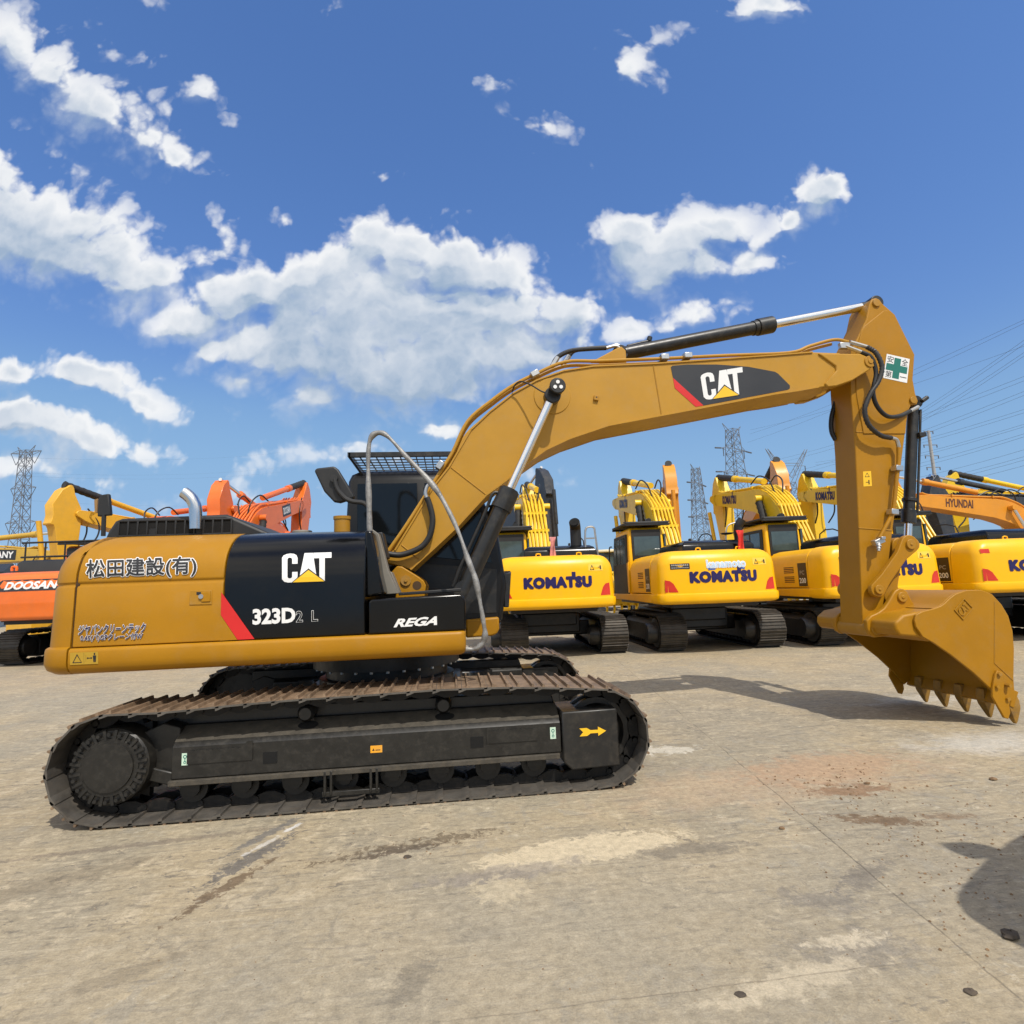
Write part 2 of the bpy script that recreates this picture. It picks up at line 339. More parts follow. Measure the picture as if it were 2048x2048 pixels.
def spline(pts, sub):
    P = [pts[0]*2-pts[1]]+pts+[pts[-1]*2-pts[-2]]; out = []
    for i in range(1, len(P)-2):
        for k in range(sub):
            t = k/sub; a, b, c, d = P[i-1], P[i], P[i+1], P[i+2]
            out.append(.5*((2*b)+(c-a)*t+(2*a-5*b+4*c-d)*t*t+(3*b-a-3*c+d)*t**3))
    out.append(pts[-1]); return out
def thing(name, label, cat, loc=(0, 0, 0), rz=0.0, group=None):
    o = bpy.data.objects.new(name, None); COL.objects.link(o); o.empty_display_size = .3
    o.location = loc; o.rotation_euler = (0, 0, rz); o['label'] = label; o['category'] = cat
    if group: o['group'] = group
    return o
def tag(o, label=None, cat=None, group=None, kind=None):
    for k, v in (('label', label), ('category', cat), ('group', group), ('kind', kind)):
        if v: o[k] = v
    return o

# ------------------------------------------------------------------ lettering (built-in font turned into flat meshes)
TXT = {
 'matsuda': ('松田建設(有)', 0, 0, .02), 'japan': ('ジヤパンクリーンテック', 0, 0, .0), 'gp': ('0.45(バ)GPクレーン付W', 0, 0, 0),
 '323': ('323D', .042, 0, 0), '2L': ('2  L', .028, 0, 0), '2Li': ('2  L', .004, 0, 0),
 'REGA': ('REGA', .040, .28, 0), 'an': ('安', 0, 0, 0), 'zen': ('全', 0, 0, 0), 'dai': ('第', 0, 0, 0), 'ichi': ('一', 0, 0, 0),
 'KOM': ('KOMATSU', .025, 0, .15), 'KOMAT': ('KOMAT', .025, 0, .15), 'DOOSAN': ('DOOSAN', .045, .3, 0), 'DOOSAN2': ('DOOSAN', .03, 0, 0),
 'HYUNDAI': ('HYUNDAI', .032, 0, 0), 'SANY': ('SANY', .03, 0, 0), 'VOLVO': ('VOLVO', .03, 0, 0), 'PC': ('PC', .01, 0, 0), '200': ('200', .018, 0, 0),
 'kanamoto': ('kanamoto', .01, 0, .04), 'SOKUTO': ('SOKUTO', .02, 0, 0), 'RENT': ('RENT', .03, 0, 0), 'CATs': ('CAT', .03, 0, 0),
}
TM = {}
_objs = {}
for k, (body, off, sh, sp) in list(TXT.items()):
    c = bpy.data.curves.new('lettering', 'FONT'); c.body = body; c.offset = off; c.shear = sh; c.space_character = 1+sp; c.resolution_u = 3
    c0 = bpy.data.objects.new('lettering', c); COL.objects.link(c0); _objs[k] = c0
dg = bpy.context.evaluated_depsgraph_get()
for k, o in _objs.items():
    me = bpy.data.meshes.new_from_object(o.evaluated_get(dg)); vs = [(v.co.x, v.co.y) for v in me.vertices]; fs = [list(p.vertices) for p in me.polygons]
    TM[k] = (vs, fs, min(x for x, y in vs), max(x for x, y in vs), min(y for x, y in vs), max(y for x, y in vs)); bpy.data.meshes.remove(me)
for o in _objs.values():
    c = o.data; bpy.data.objects.remove(o); bpy.data.curves.remove(c)
def text_uv(k, base=None):
    """vertices scaled to the unit square of the base lettering's box"""
    vs, fs, *_b = TM[k]; bx = TM[base or k][2:]
    return [((x-bx[0])/(bx[1]-bx[0]), (y-bx[2])/(bx[3]-bx[2])) for x, y in vs], fs
def clip_v(p, a, keep_above):
    out = []
    for i in range(len(p)):
        q, r = p[i], p[(i+1) % len(p)]; iq = (q[1] >= a) == keep_above; ir = (r[1] >= a) == keep_above
        if iq: out.append(q)
        if iq != ir and abs(r[1]-q[1]) > 1e-9: t = (a-q[1])/(r[1]-q[1]); out.append((q[0]+(r[0]-q[0])*t, a))
    return out
def polys(mb, plist, fn, bands=0):
    """flat shapes mapped by fn; bands > 0 cuts them into strips so that they follow a curved panel"""
    for p in plist:
        if not bands: mb.add([fn(u, v) for u, v in p], [list(range(len(p)))]); continue
        lo, hi = min(v for u, v in p), max(v for u, v in p); k0 = math.floor(lo*bands); k1 = math.ceil(hi*bands)
        for k in range(k0, k1):
            q = clip_v(clip_v(p, k/bands, True), (k+1)/bands, False)
            if len(q) > 2: mb.add([fn(u, v) for u, v in q], [list(range(len(q)))])
    return mb
def lettering(mb, k, fn, base=None, bands=0):
    uv, fs = text_uv(k, base)
    if bands: return polys(mb, [[uv[i] for i in f] for f in fs], fn, bands)
    mb.add([fn(u, v) for u, v in uv], fs); return mb
def bold(mb, k, mk, r, n, l0, dl=.0003, bands=0):
    """thicken lettering: n copies shifted round a circle of radius r (in letter heights), each a hair above the last"""
    vs, fs, x0, x1, y0, y1 = TM[k]; uv, fs = text_uv(k)
    for i in range(n+1):
        du, dv = (0, 0) if i == n else (r*math.cos(2*math.pi*i/n)/(x1-x0), r*math.sin(2*math.pi*i/n)/(y1-y0)); fn = mk(l0+i*dl)
        if bands: polys(mb, [[(uv[j][0]+du, uv[j][1]+dv) for j in f] for f in fs], fn, bands)
        else: mb.add([fn(u+du, v+dv) for u, v in uv], fs)
    return mb
# the three-letter mark with a triangle, in a unit box
C_P = [(0, .12), (.05, .03), (.12, 0), (.19, 0), (.26, .035), (.30, .10), (.315, .22), (.315, .36), (.205, .36), (.205, .20), (.19, .155), (.155, .14), (.125, .155), (.11, .20), (.11, .80), (.125, .845), (.155, .86), (.19, .845), (.205, .80), (.205, .64), (.315, .64), (.315, .86), (.29, .94), (.24, .985), (.17, 1), (.10, .985), (.03, .93), (0, .84)]
# the C as a chain of quads between its outer and inner outline
C_O = [(.315, .36), (.315, .22), (.30, .10), (.26, .035), (.19, 0), (.12, 0), (.05, .03), (0, .12), (0, .5), (0, .86), (.03, .94), (.10, .985), (.17, 1), (.24, .985), (.29, .94), (.315, .84), (.315, .64)]
C_I = [(.205, .36), (.205, .26), (.205, .20), (.19, .155), (.16, .14), (.15, .14), (.125, .155), (.11, .20), (.11, .5), (.11, .80), (.125, .845), (.15, .86), (.16, .86), (.19, .845), (.205, .80), (.205, .72), (.205, .64)]
C_Q = [[C_O[i], C_O[i+1], C_I[i+1], C_I[i]] for i in range(len(C_O)-1)]
A_P = [[(.325, .0), (.41, .0), (.525, .42), (.525, 1), (.455, 1)], [(.525, .42), (.64, .0), (.735, .0), (.625, 1), (.525, 1)]]
A_P = [[(.345, .12), (.535, .47), (.505, .78), (.455, 1)], [(.535, .47), (.70, .15), (.625, 1), (.455, 1), (.505, .78)]]
T_P = [[(.635, 1), (.635, .81), (.755, .81), (.755, .04), (.865, .0), (.865, .81), (1.0, .81), (1.0, 1)]]
TRI = [[(.215, .0), (.535, .41), (.855, .0)]]
TRIB = [[(.185, -.015), (.535, .465), (.885, -.015)]]
def catlogo(white, tri, black, fn, fn2, fn3, bands=0):
    polys(white, C_Q+A_P+T_P, fn, bands); polys(black, TRIB, fn2, bands); polys(tri, TRI, fn3, bands)
def bil(q, u, v):
    (tl, tr, br, bl) = q; a = [tl[i]*(1-u)+tr[i]*u for i in (0, 1)]; b = [bl[i]*(1-u)+br[i]*u for i in (0, 1)]
    return b[0]*(1-v)+a[0]*v, b[1]*(1-v)+a[1]*v
def plane_fn(q, Y): return lambda u, v: B3(*bil(q, u, v), Y)

# ------------------------------------------------------------------ ground
def ground():
    me = bpy.data.meshes.new('ground'); s = 3000
    me.from_pydata([(-s, -s, 0), (s, -s, 0), (s, s, 0), (-s, s, 0)], [], [(0, 1, 2, 3)])
    o = bpy.data.objects.new('concrete_yard', me); COL.objects.link(o); o['kind'] = 'structure'
    m = bpy.data.materials.new('weathered_concrete'); m.use_nodes = True; t = m.node_tree; bs = t.nodes['Principled BSDF']; me.materials.append(m)
    oc = N(t, 'ShaderNodeTexCoord').outputs['Object']
    def mapped(sx, sy, rot, loc=(0, 0, 0)):
        mp = N(t, 'ShaderNodeMapping'); mp.inputs['Scale'].default_value = (sx, sy, 1); mp.inputs['Rotation'].default_value = (0, 0, R(rot)); mp.inputs['Location'].default_value = loc
        t.links.new(oc, mp.inputs[0]); return mp.outputs[0]
    big = noise(t, oc, .42, 5, .6)
    mid = noise(t, oc, 1.7, 8, .68, .5)
    blot = noise(t, oc, 5.5, 9, .72, .3)
    fine = noise(t, oc, 19, 7, .76)
    grit = noise(t, oc, 110, 4, .7)
    col = mix_col(t, maprange(t, big, .40, .60), (.392, .318, .205), (.345, .297, .213))
    col = mix_col(t, math_node(t, 'MULTIPLY', maprange(t, mid, .48, .62), .55), col, (.295, .255, .186))
    col = mix_col(t, math_node(t, 'MULTIPLY', maprange(t, mid, .47, .38), .5), col, (.430, .352, .236))
    # sharp-edged flakes: worn pale skin, exposed grey, dark scabs
    def flakes(src, a, b, c, f, gate=None, g0=.45, g1=.6):
        nonlocal col
        k = math_node(t, 'MULTIPLY', maprange(t, src, a, b), f)
        if gate is not None: k = math_node(t, 'MULTIPLY', k, maprange(t, gate, g0, g1))
        col = mix_col(t, k, col, c)
    g2 = noise(t, mapped(1, 1, 0, (7.3, 2.1, 4)), .9, 4, .6)
    flakes(blot, .545, .575, (.490, .410, .285), .7, g2, .44, .56)
    flakes(blot, .455, .425, (.305, .280, .230), .5, g2, .56, .42)
    b2 = noise(t, mapped(1, 1.6, 25, (3.1, 8.7, 1)), 9.5, 7, .74, .4)
    flakes(b2, .585, .62, (.150, .132, .108), .75, g2, .40, .58)
    flakes(b2, .405, .375, (.535, .470, .350), .6, g2, .58, .44)
    b3 = noise(t, mapped(1.4, 1, -40, (1.7, 5.2, 9)), 3.4, 7, .74, .8)
    flakes(b3, .615, .66, (.175, .155, .125), .55)
    # scuffs and scrapes in several directions
    for (sx, sy, rot, th0, th1, c, f, sc) in ((1, 8, 12, .575, .63, (.16, .145, .12), .55, 1.4), (1, 11, -24, .585, .64, (.19, .165, .13), .5, 2.4), (1, 9, 4, .575, .63, (.52, .44, .31), .6, 1.7), (1, 7, -10, .60, .64, (.12, .11, .10), .6, 3.6), (1, 14, 18, .59, .63, (.20, .17, .13), .6, 5.0), (1, 14, -38, .60, .64, (.55, .48, .36), .5, 5.5)):
        n_ = noise(t, mapped(sx, sy, rot, (rot*.37, rot*.11, 0)), sc, 5, .66, .5)
        col = mix_col(t, math_node(t, 'MULTIPLY', maprange(t, n_, th0, th1), f*.7), col, c)
    PN = {}
    def patch(px, py, rx, ry, rot, c, f, sc=5, amp=2.0, soft=(.10, .45), st=(1, 1), core=.0):
        nonlocal col
        q = G(px, py); mp = N(t, 'ShaderNodeMapping', vector_type='TEXTURE'); mp.inputs['Location'].default_value = q; mp.inputs['Rotation'].default_value = (0, 0, R(rot)); mp.inputs['Scale'].default_value = (rx*1.5, ry*1.5, 1)
        t.links.new(oc, mp.inputs[0]); g = N(t, 'ShaderNodeTexGradient', gradient_type='SPHERICAL'); t.links.new(mp.outputs[0], g.inputs[0])
        kk = 4 if sc < 7 else 9 if sc < 12 else 16
        if kk not in PN: PN[kk] = noise(t, mapped(1, 1, 0, (kk*.71, kk*.37, 2)), kk, 7, .72, .5)
        n_ = PN[kk]
        v = math_node(t, 'ADD', math_node(t, 'ADD', g.outputs['Fac'], core-.25), math_node(t, 'MULTIPLY', math_node(t, 'SUBTRACT', n_, .5), amp))
        k = math_node(t, 'MULTIPLY', maprange(t, v, *soft), maprange(t, g.outputs['Fac'], .02, .30))
        col = mix_col(t, math_node(t, 'MULTIPLY', k, f), col, c)
    patch(1000, 1960, 3.2, 1.3, 0, (.345, .300, .222), .55, sc=1.2, amp=1.2, soft=(0, .6))
    patch(1560, 1560, 1.9, .55, 5, (.45, .32, .205), .45, sc=3.0, amp=1.8, soft=(.0, .6))
    patch(1650, 1535, .95, .42, 10, (.42, .27, .165), .55, sc=7, st=(1, 3))
    patch(1700, 1580, .40, .14, 0, (.25, .15, .085), .8, sc=11, amp=2.6)
    patch(1760, 1640, .36, .09, -20, (.16, .105, .062), .85, sc=13, amp=2.4)
    patch(1890, 1632, .22, .06, -10, (.21, .145, .09), .7, sc=13)
    patch(1165, 1700, .60, .15, 8, (.58, .485, .33), .85, sc=10, amp=2.0, soft=(.08, .16), core=.12)
    patch(1020, 1745, .55, .11, 6, (.22, .195, .175), .55, sc=9, amp=2.2)
    patch(1000, 1780, .16, .14, 0, (.55, .46, .31), .5, sc=14, amp=2.2, soft=(.1, .2))
    patch(2000, 1485, 1.1, .42, 0, (.56, .545, .50), .55, sc=4, amp=1.4, soft=(-.05, .7))
    patch(1850, 1400, .9, .3, 0, (.50, .46, .38), .5, sc=5, amp=2.2)
    patch(1330, 1500, .34, .16, 0, (.58, .53, .43), .8, sc=9, amp=2.2, soft=(.1, .3))
    patch(830, 1690, .85, .12, 12, (.15, .115, .075), .8, sc=16, amp=3.2, soft=(.30, .55), st=(1, 2))
    patch(800, 1700, .3, .08, 12, (.12, .095, .07), .8, sc=20, amp=3.2, soft=(.2, .5))
    patch(540, 1665, .34, .05, 60, (.14, .135, .13), .75, sc=14, amp=2.2, soft=(.1, .35), st=(1, 2.5))
    patch(505, 1715, .40, .075, 60, (.12, .113, .108), .8, sc=14, amp=3.0, soft=(.1, .35), st=(1, 2.5))
    patch(450, 1775, .34, .055, 62, (.14, .095, .058), .8, sc=14, amp=3.0, soft=(.1, .35), st=(1, 2.5))
    patch(525, 1690, .16, .03, 58, (.58, .55, .50), .7, sc=16, amp=2.4, soft=(.15, .3))
    patch(585, 1655, .10, .025, 58, (.62, .60, .57), .9, sc=16, amp=2.4, soft=(.15, .3))
    patch(260, 1692, 1.1, .045, 6, (.19, .155, .12), .6, sc=14, amp=2.2, soft=(.1, .4))
    patch(240, 1320, 2.2, .8, 0, (.42, .37, .265), .6, sc=3)
    patch(1250, 1250, 4, 1.2, 0, (.47, .39, .27), .6, sc=1.5, soft=(-.1, .6))
    patch(1730, 1750, .30, .10, 30, (.15, .135, .12), .55, sc=16, amp=2.4)
    patch(1640, 1800, .26, .12, -20, (.17, .155, .14), .5, sc=16, amp=2.4)
    patch(1720, 1900, .34, .16, 0, (.20, .185, .165), .45, sc=14, amp=2.4)
    patch(1690, 1880, .20, .06, 0, (.56, .48, .35), .8, sc=12, amp=2.4)
    patch(1600, 1960, .5, .09, 10, (.54, .46, .33), .7, sc=10, amp=2.4)
    patch(830, 1960, .20, .09, 70, (.16, .14, .11), .45, sc=12, amp=2.4)
    patch(250, 1950, .4, .08, 30, (.20, .165, .115), .4, sc=11, amp=2.4)
    patch(120, 1760, .6, .16, 25, (.20, .165, .115), .5, sc=9, amp=2.4)
    patch(1380, 1700, .4, .10, 0, (.17, .15, .12), .65, sc=11, amp=2.4)
    # expansion joints
    def joint(pa, pb, w, f, c=(.12, .10, .075)):
        nonlocal col
        a, b = G(*pa), G(*pb); d_ = (b-a).normalized(); n_ = Vector((-d_.y, d_.x, 0))
        wob = math_node(t, 'MULTIPLY', math_node(t, 'SUBTRACT', noise(t, oc, 3.0, 5, .6), .5), .05)
        dd = math_node(t, 'ABSOLUTE', math_node(t, 'ADD', math_node(t, 'SUBTRACT', vmath(t, 'DOT_PRODUCT', oc, n_), n_.dot(a)), wob))
        k = maprange(t, dd, w, w*.3); br = maprange(t, noise(t, oc, 2.3, 4, .6), .36, .56)
        col = mix_col(t, math_node(t, 'MULTIPLY', math_node(t, 'MULTIPLY', k, br), f), col, c); return k
    j1 = joint((1400, 1460), (2030, 1990), .007, .6)
    joint((900, 2042), (1450, 1972), .006, .35)
    col = mix_col(t, 1.0, col, N_val(t, maprange(t, fine, .3, .7, .72, 1.24, False)), 'MULTIPLY')
    col = mix_col(t, 1.0, col, N_val(t, maprange(t, grit, .3, .7, .84, 1.16, False)), 'MULTIPLY')
    t.links.new(col, bs.inputs['Base Color']); bs.inputs['Roughness'].default_value = .88; bs.inputs['Specular IOR Level'].default_value = .25
    h = math_node(t, 'ADD', math_node(t, 'ADD', math_node(t, 'MULTIPLY', mid, .7), math_node(t, 'MULTIPLY', blot, .55)), math_node(t, 'ADD', math_node(t, 'MULTIPLY', fine, .40), math_node(t, 'MULTIPLY', grit, .10)))
    h = math_node(t, 'SUBTRACT', h, math_node(t, 'MULTIPLY', j1, .25))
    b = N(t, 'ShaderNodeBump'); b.inputs['Strength'].default_value = .45; b.inputs['Distance'].default_value = .05
    t.links.new(h, b.inputs['Height']); t.links.new(b.outputs[0], bs.inputs['Normal'])
def N_val(t, v):
    c = N(t, 'ShaderNodeCombineColor'); 
    for i in range(3): t.links.new(v, c.inputs[i])
    return c.outputs[0]
ground()

# ------------------------------------------------------------------ shared crawler track builder
def track_path(xs, zs, rs, xi, zi, ri, top):
    """closed outline of the shoe plates: sprocket (xs,zs,rs), idler (xi,zi,ri), top = points between them from idler back to sprocket"""
    pts = [(xs, zs-rs), (xi, zi-ri)]
    pts += [(xi+ri*math.sin(a), zi-ri*math.cos(a)) for a in [R(q) for q in range(12, 176, 12)]]
    pts += top
    pts += [(xs-rs*math.sin(a), zs+rs*math.cos(a)) for a in [R(q) for q in range(6, 180, 12)]]
    return pts
def along(path, step_n):
    L = [0]; n = len(path)
    for i in range(n):
        a, b = path[i], path[(i+1) % n]; L.append(L[-1]+math.hypot(b[0]-a[0], b[1]-a[1]))
    T = L[-1]; out = []
    for k in range(step_n):
        s_ = T*k/step_n; i = max(j for j in range(n) if L[j] <= s_+1e-9); a, b = path[i], path[(i+1) % n]; t = (s_-L[i])/max(1e-9, L[i+1]-L[i])
        out.append((a[0]+(b[0]-a[0])*t, a[1]+(b[1]-a[1])*t))
    return out
def track_shoes(mb, path, yc, w, n=47, axis='x', gr=2, gh=.026, jit=0.0):
    ps = along(path, n*2)
    for k in range(n):
        p = ps[2*k]; q = ps[(2*k+2) % (2*n)]; c = ((p[0]+q[0])/2, (p[1]+q[1])/2); m_ = ps[(2*k+1) % (2*n)]
        t = Vector((q[0]-p[0], q[1]-p[1])); L_ = t.length; t.normalize(); nn_ = Vector((t.y, -t.x))   # outward (path runs counter-clockwise seen from -y)
        def P(a, b, y):
            x = c[0]+t.x*a+nn_.x*b; z = c[1]+t.y*a+nn_.y*b
            return (x, yc+y, z) if axis == 'x' else (yc+y, x, z)
        h = L_/2*1.06; th = .014
        sec = [(-h, 0), (-h, -th), (-h*.2, -th), (h*.55, -th), (h*.85, -th-.012), (h*1.12, -th-.020), (h*1.12, -.006), (h*.85, 0)]
        sec2 = sec
        vs = [P(a, b, -w/2) for a, b in sec]+[P(a, b, w/2) for a, b in sec]; m = len(sec)
        mb.add(vs, [list(range(m)), list(range(m, 2*m))[::-1]]+[(i, (i+1) % m, m+(i+1) % m, m+i) for i in range(m)]); mb.mi[-1] = 1
        mb.cur = 1
        gs = [-.62, .45] if gr == 2 else [-.8, -.1, .6]
        for g in gs:
            a0 = g*h; bw = .012; g_h = gh*(1 if g != -.1 else .8)
            sec = [(a0-bw, -.002), (a0-bw*.55, g_h), (a0+bw*.55, g_h), (a0+bw, -.002)]
            ww = w/2-.004
            vs = [P(a, b, -ww) for a, b in sec]+[P(a, b, ww) for a, b in sec]; m = 4
            mb.add(vs, [(0, 1, 2, 3), (7, 6, 5, 4)]+[(i, (i+1) % 4, 4+(i+1) % 4, 4+i) for i in range(4)])
        mb.cur = 0
def track_chain(mb, path, yc, n=47, axis='x', off=.10, gap=.085):
    ps = along(path, n)
    for k in range(n):
        p = ps[k]; q = ps[(k+1) % n]; t = Vector((q[0]-p[0], q[1]-p[1])).normalized(); x = p[0]-t.y*off*.55; z = p[1]+t.x*off*.55
        if axis == 'x': mb.cyl((x, yc-gap-.03, z), (x, yc+gap+.03, z), .022, seg=8)
        else: mb.cyl((yc-gap-.03, x, z), (yc+gap+.03, x, z), .022, seg=8)
    for k in range(n):
        p = ps[k]; q = ps[(k+1) % n]; c = ((p[0]+q[0])/2, (p[1]+q[1])/2)
        t = Vector((q[0]-p[0], q[1]-p[1])); L_ = t.length; t.normalize(); nn_ = Vector((-t.y, t.x))
        for sy in (-1, 1):
            def P(a, b, y):
                x = c[0]+t.x*a+nn_.x*b; z = c[1]+t.y*a+nn_.y*b
                return (x, yc+y, z) if axis == 'x' else (yc+y, x, z)
            h = L_*.55; y0 = sy*gap-.018; y1 = sy*gap+.018
            sec = [(-h, .02), (-h*.9, off*.75), (-h*.3, off), (h*.3, off), (h*.9, off*.75), (h, .02)]
            m = len(sec); vs = [P(a, b, y0) for a, b in sec]+[P(a, b, y1) for a, b in sec]
            mb.add(vs, [list(range(m)), list(range(m, 2*m))[::-1]]+[(i, (i+1) % m, m+(i+1) % m, m+i) for i in range(m)])

# ------------------------------------------------------------------ the near excavator (long axis = world X, right side towards the camera)
EX = thing('excavator', 'ochre yellow excavator with black engine panels parked side-on in front of all others', 'excavator')
# tracks
PATH = track_path(-1.83, .40, .385, 1.81, .385, .375, [(1.42, .79), (1.0, .817), (.5, .825), (0, .815), (-.5, .812), (-.95, .80), (-1.4, .775)])
for side, yc in ((-1, -1.19), (1, 1.19)):
    mb = MB(); track_shoes(mb, PATH, yc, .60, 49, gr=2, gh=.024)
    tr = mb.build('track', [SHOE, RUST], EX, smooth=0)
    mb = MB(); track_chain(mb, PATH, yc, 49); mb.build('track_chain', CHAIN, tr, smooth=0)
    # frame: box girder with sloping top and a lower ledge
    s = side
    mb = MB()
    sec = [(s*1.40, .275), (s*1.40, .50), (s*1.375, .53), (s*1.20, .615), (s*1.03, .625), (s*.98, .58), (s*.98, .275)]
    mb.prism(sec, -1.41, 1.49, 'x'); fr = mb.build('track_frame', FRAME, EX, bevel=.008)
    mb = MB(); mb.prism([(s*1.425, .235), (s*1.425, .272), (s*.97, .272), (s*.97, .235)], -1.42, 1.47, 'x')
    mb.build('ledge', DUSTF, fr, bevel=.004)
    mb = MB(); mb.add([(x, s*y, z) for x in (-1.405, 1.485) for y, z in ((1.372, .5335), (1.205, .6155))], [(0, 1, 3, 2)]); mb.build('dust_layer', DUSTF, fr, smooth=0)
    # recruited step plates with serrated upper edge
    for (x0, x1, fl) in ((-1.30, -.84, 1), (.90, 1.30, -1)):
        mb = MB(); z0 = .47
        pl = [(x0, z0-.09), (x1, z0-.09), (x1, z0+.045 if fl > 0 else z0+.0), (x1-.04, z0+.045 if fl > 0 else z0+.0), (x1-.09, z0)]
        k = int((x1-x0-.16)/.018)
        for i in range(k): pl.append((x1-.10-i*.018, z0+(.008 if i % 2 else 0)))
        pl += [(x0+.05, z0), (x0+.02, z0+.03 if fl < 0 else z0+.005), (x0, z0+.03 if fl < 0 else z0)]
        mb.prism(pl, s*1.408, s*1.401); mb.build('step_plate', FRAME, fr, smooth=0)
    # openings in the girder wall: flat black plates, inner shade put into their colour
    for (x0, x1, z0, z1) in ((-.765, -.665, .345, .425), (.775, .875, .355, .435)):
        mb = MB(); mb.box(((x0+x1)/2, s*1.402, (z0+z1)/2), (x1-x0, .004, z1-z0)); mb.build('opening', mat('black_void', (.002, .002, .002), .9), fr, smooth=0)
    for (x0, zc) in ((-.47, .575), (.58, .58)):
        mb = MB(); ang = math.atan2(.085, .175)
        pl = [(x0+.075*math.cos(q)*(1 if abs(math.cos(q)) < .8 else 1.02), .045*math.sin(q)) for q in [2*math.pi*i/20 for i in range(20)]]
        vs = [(x, s*(1.288-b*.9), .573+b*.437+.007) for x, b in pl]; vs2 = [(x, y, z+.001) for x, y, z in vs]
        mb.add(vs, [list(range(20))]); mb.build('opening', mat('black_void', (.002, .002, .002), .9), fr, smooth=0)
    mb = MB(); mb.prism([(-1.66, .28), (-1.40, .275), (-1.40, .62), (-1.52, .66), (-1.66, .60)], s*1.30, s*1.02); mb.prism([(-1.66, .28), (-1.40, .20), (-1.40, .30), (-1.60, .36)], s*1.33, s*1.30); mb.build('frame_neck', FRAME, EX, bevel=.01)
    mb = MB(); mb.prism([(-1.66, .56), (1.5, .58), (1.46, .70), (-1.66, .72)], s*1.16, s*1.03); mb.build('chain_slide', BLKP, EX, bevel=.01)
    # idler guard box with a painted arrow
    mb = MB(); mb.prism([(1.495, .585), (1.94, .59), (1.945, .56), (1.945, .155), (1.56, .145), (1.495, .205)], s*1.435, s*1.02)
    ig = mb.build('idler_guard', BLKP, EX, bevel=.012)
    mb = MB(); q = [(1.63, .395), (1.66, .425), (1.63, .455), (1.69, .455), (1.72, .437), (1.78, .437), (1.78, .460), (1.845, .425), (1.78, .390), (1.78, .413), (1.72, .413), (1.69, .395)]
    mb.prism(q, s*1.4365, s*1.438); mb.build('arrow_marking', YELV, ig, smooth=0)
    # stickers
    for (x, z, w_, h_, m_) in ((-1.315, .415, .045, .085, GRNL), (1.425, .425, .045, .088, GRNL)):
        mb = MB(); mb.box((x, s*1.4015, z), (w_, .002, h_)); st = mb.build('sling_point_label', m_, fr, smooth=0)
        mb = MB(); mb.ring((x, s*1.4026, z+.018), (x, s*1.4036, z+.018), .013, .008, 14); mb.box((x, s*1.403, z-.006), (.005, .001, .025)); mb.ring((x, s*1.4026, z-.022), (x, s*1.4036, z-.022), .010, .006, 12)
        mb.build('hook_symbol', GRNV, st, smooth=0)
    mb = MB(); mb.box((.06, s*1.4015, .395), (.088, .002, .052)); st = mb.build('caution_label', ORGV, fr, smooth=0)
    mb = MB(); mb.prism([(.028, .384), (.048, .384), (.038, .402)], s*1.4026, s*1.4032); mb.box((.072, s*1.4029, .388), (.036, .0006, .006)); mb.build('caution_symbol', BLKV, st, smooth=0)
    # final drive cover and sprocket
    mb = MB(); mb.lathe([(.0, -.0), (.17, 0), (.172, .012), (.20, .012), (.205, .02), (.255, .022), (.268, .035), (.272, .06), (.275, .20), (.30, .30)] if s < 0 else [(.30, -.30), (.275, -.20), (.272, -.06), (.268, -.035), (.255, -.022), (.205, -.02), (.20, -.012), (.172, -.012), (.17, 0), (0, 0)], (-1.83, s*1.425, .395))
    fd = mb.build('final_drive', FRAME, EX)
    mb = MB()
    for i in range(20):
        q = 2*math.pi*i/20; x, z = -1.83+.232*math.cos(q), .395+.232*math.sin(q)
        mb.cyl((x, s*1.40, z), (x, s*1.435, z), .014, seg=6)
        x2, z2 = -1.83+.225*math.cos(q+.157), .395+.225*math.sin(q+.157)
        mb.box((x2, s*1.41, z2), (.075, .012, .02), Matrix.Rotation(-(q+.157), 3, 'Y'))
    mb.build('cover_bolts', BLKP, fd, smooth=0)
    mb = MB(); prof = []
    for i in range(46):
        q = 2*math.pi*i/46; r = .335 if i % 2 else .285; prof.append((-1.83+r*math.cos(q), .395+r*math.sin(q)))
    mb.prism(prof, s*1.22, s*1.16); mb.build('sprocket', CHAIN, EX, smooth=0)
    # idler wheel
    mb = MB(); mb.lathe([(.0, -.10), (.10, -.10), (.11, -.06), (.20, -.05), (.225, -.09), (.27, -.09), (.27, -.05), (.235, -.045), (.235, .045), (.27, .05), (.27, .09), (.225, .09), (.2, .05), (.1, .06), (0, .1)], (1.81, s*1.19, .385))
    mb.build('idler_wheel', BLKP, EX)
    # rollers
    for i in range(8):
        x = -1.28+i*.365
        mb = MB(); mb.lathe([(.0, -.16), (.05, -.16), (.055, -.13), (.10, -.13), (.10, -.09), (.085, -.085), (.085, .085), (.1, .09), (.1, .13), (.055, .13), (.05, .16), (0, .16)], (x, s*1.19, .185), seg=18)
        mb.box((x, s*1.355, .21), (.12, .03, .07)); mb.box((x, s*1.03, .21), (.12, .03, .07))
        mb.build('track_roller', ROLL, EX)
    for x in (-.49, .57):
        mb = MB(); mb.lathe([(.0, -.12), (.045, -.12), (.065, -.09), (.065, .09), (.045, .12), (0, .12)], (x, s*1.19, .665), seg=18)
        mb.box((x, s*1.15, .62), (.10, .18, .05)); mb.build('carrier_roller', BLKP, EX)
    for yy in (1.405, 1.03):
        mb = MB(); mb.box((-.125, s*yy, .10), (.42, .03, .035))
        for x in (-.315, -.27, .02, .065): mb.box((x, s*(yy-.003), .18), (.018, .05, .17))
        mb.build('track_guide_guard', FRAME, EX, bevel=.004)
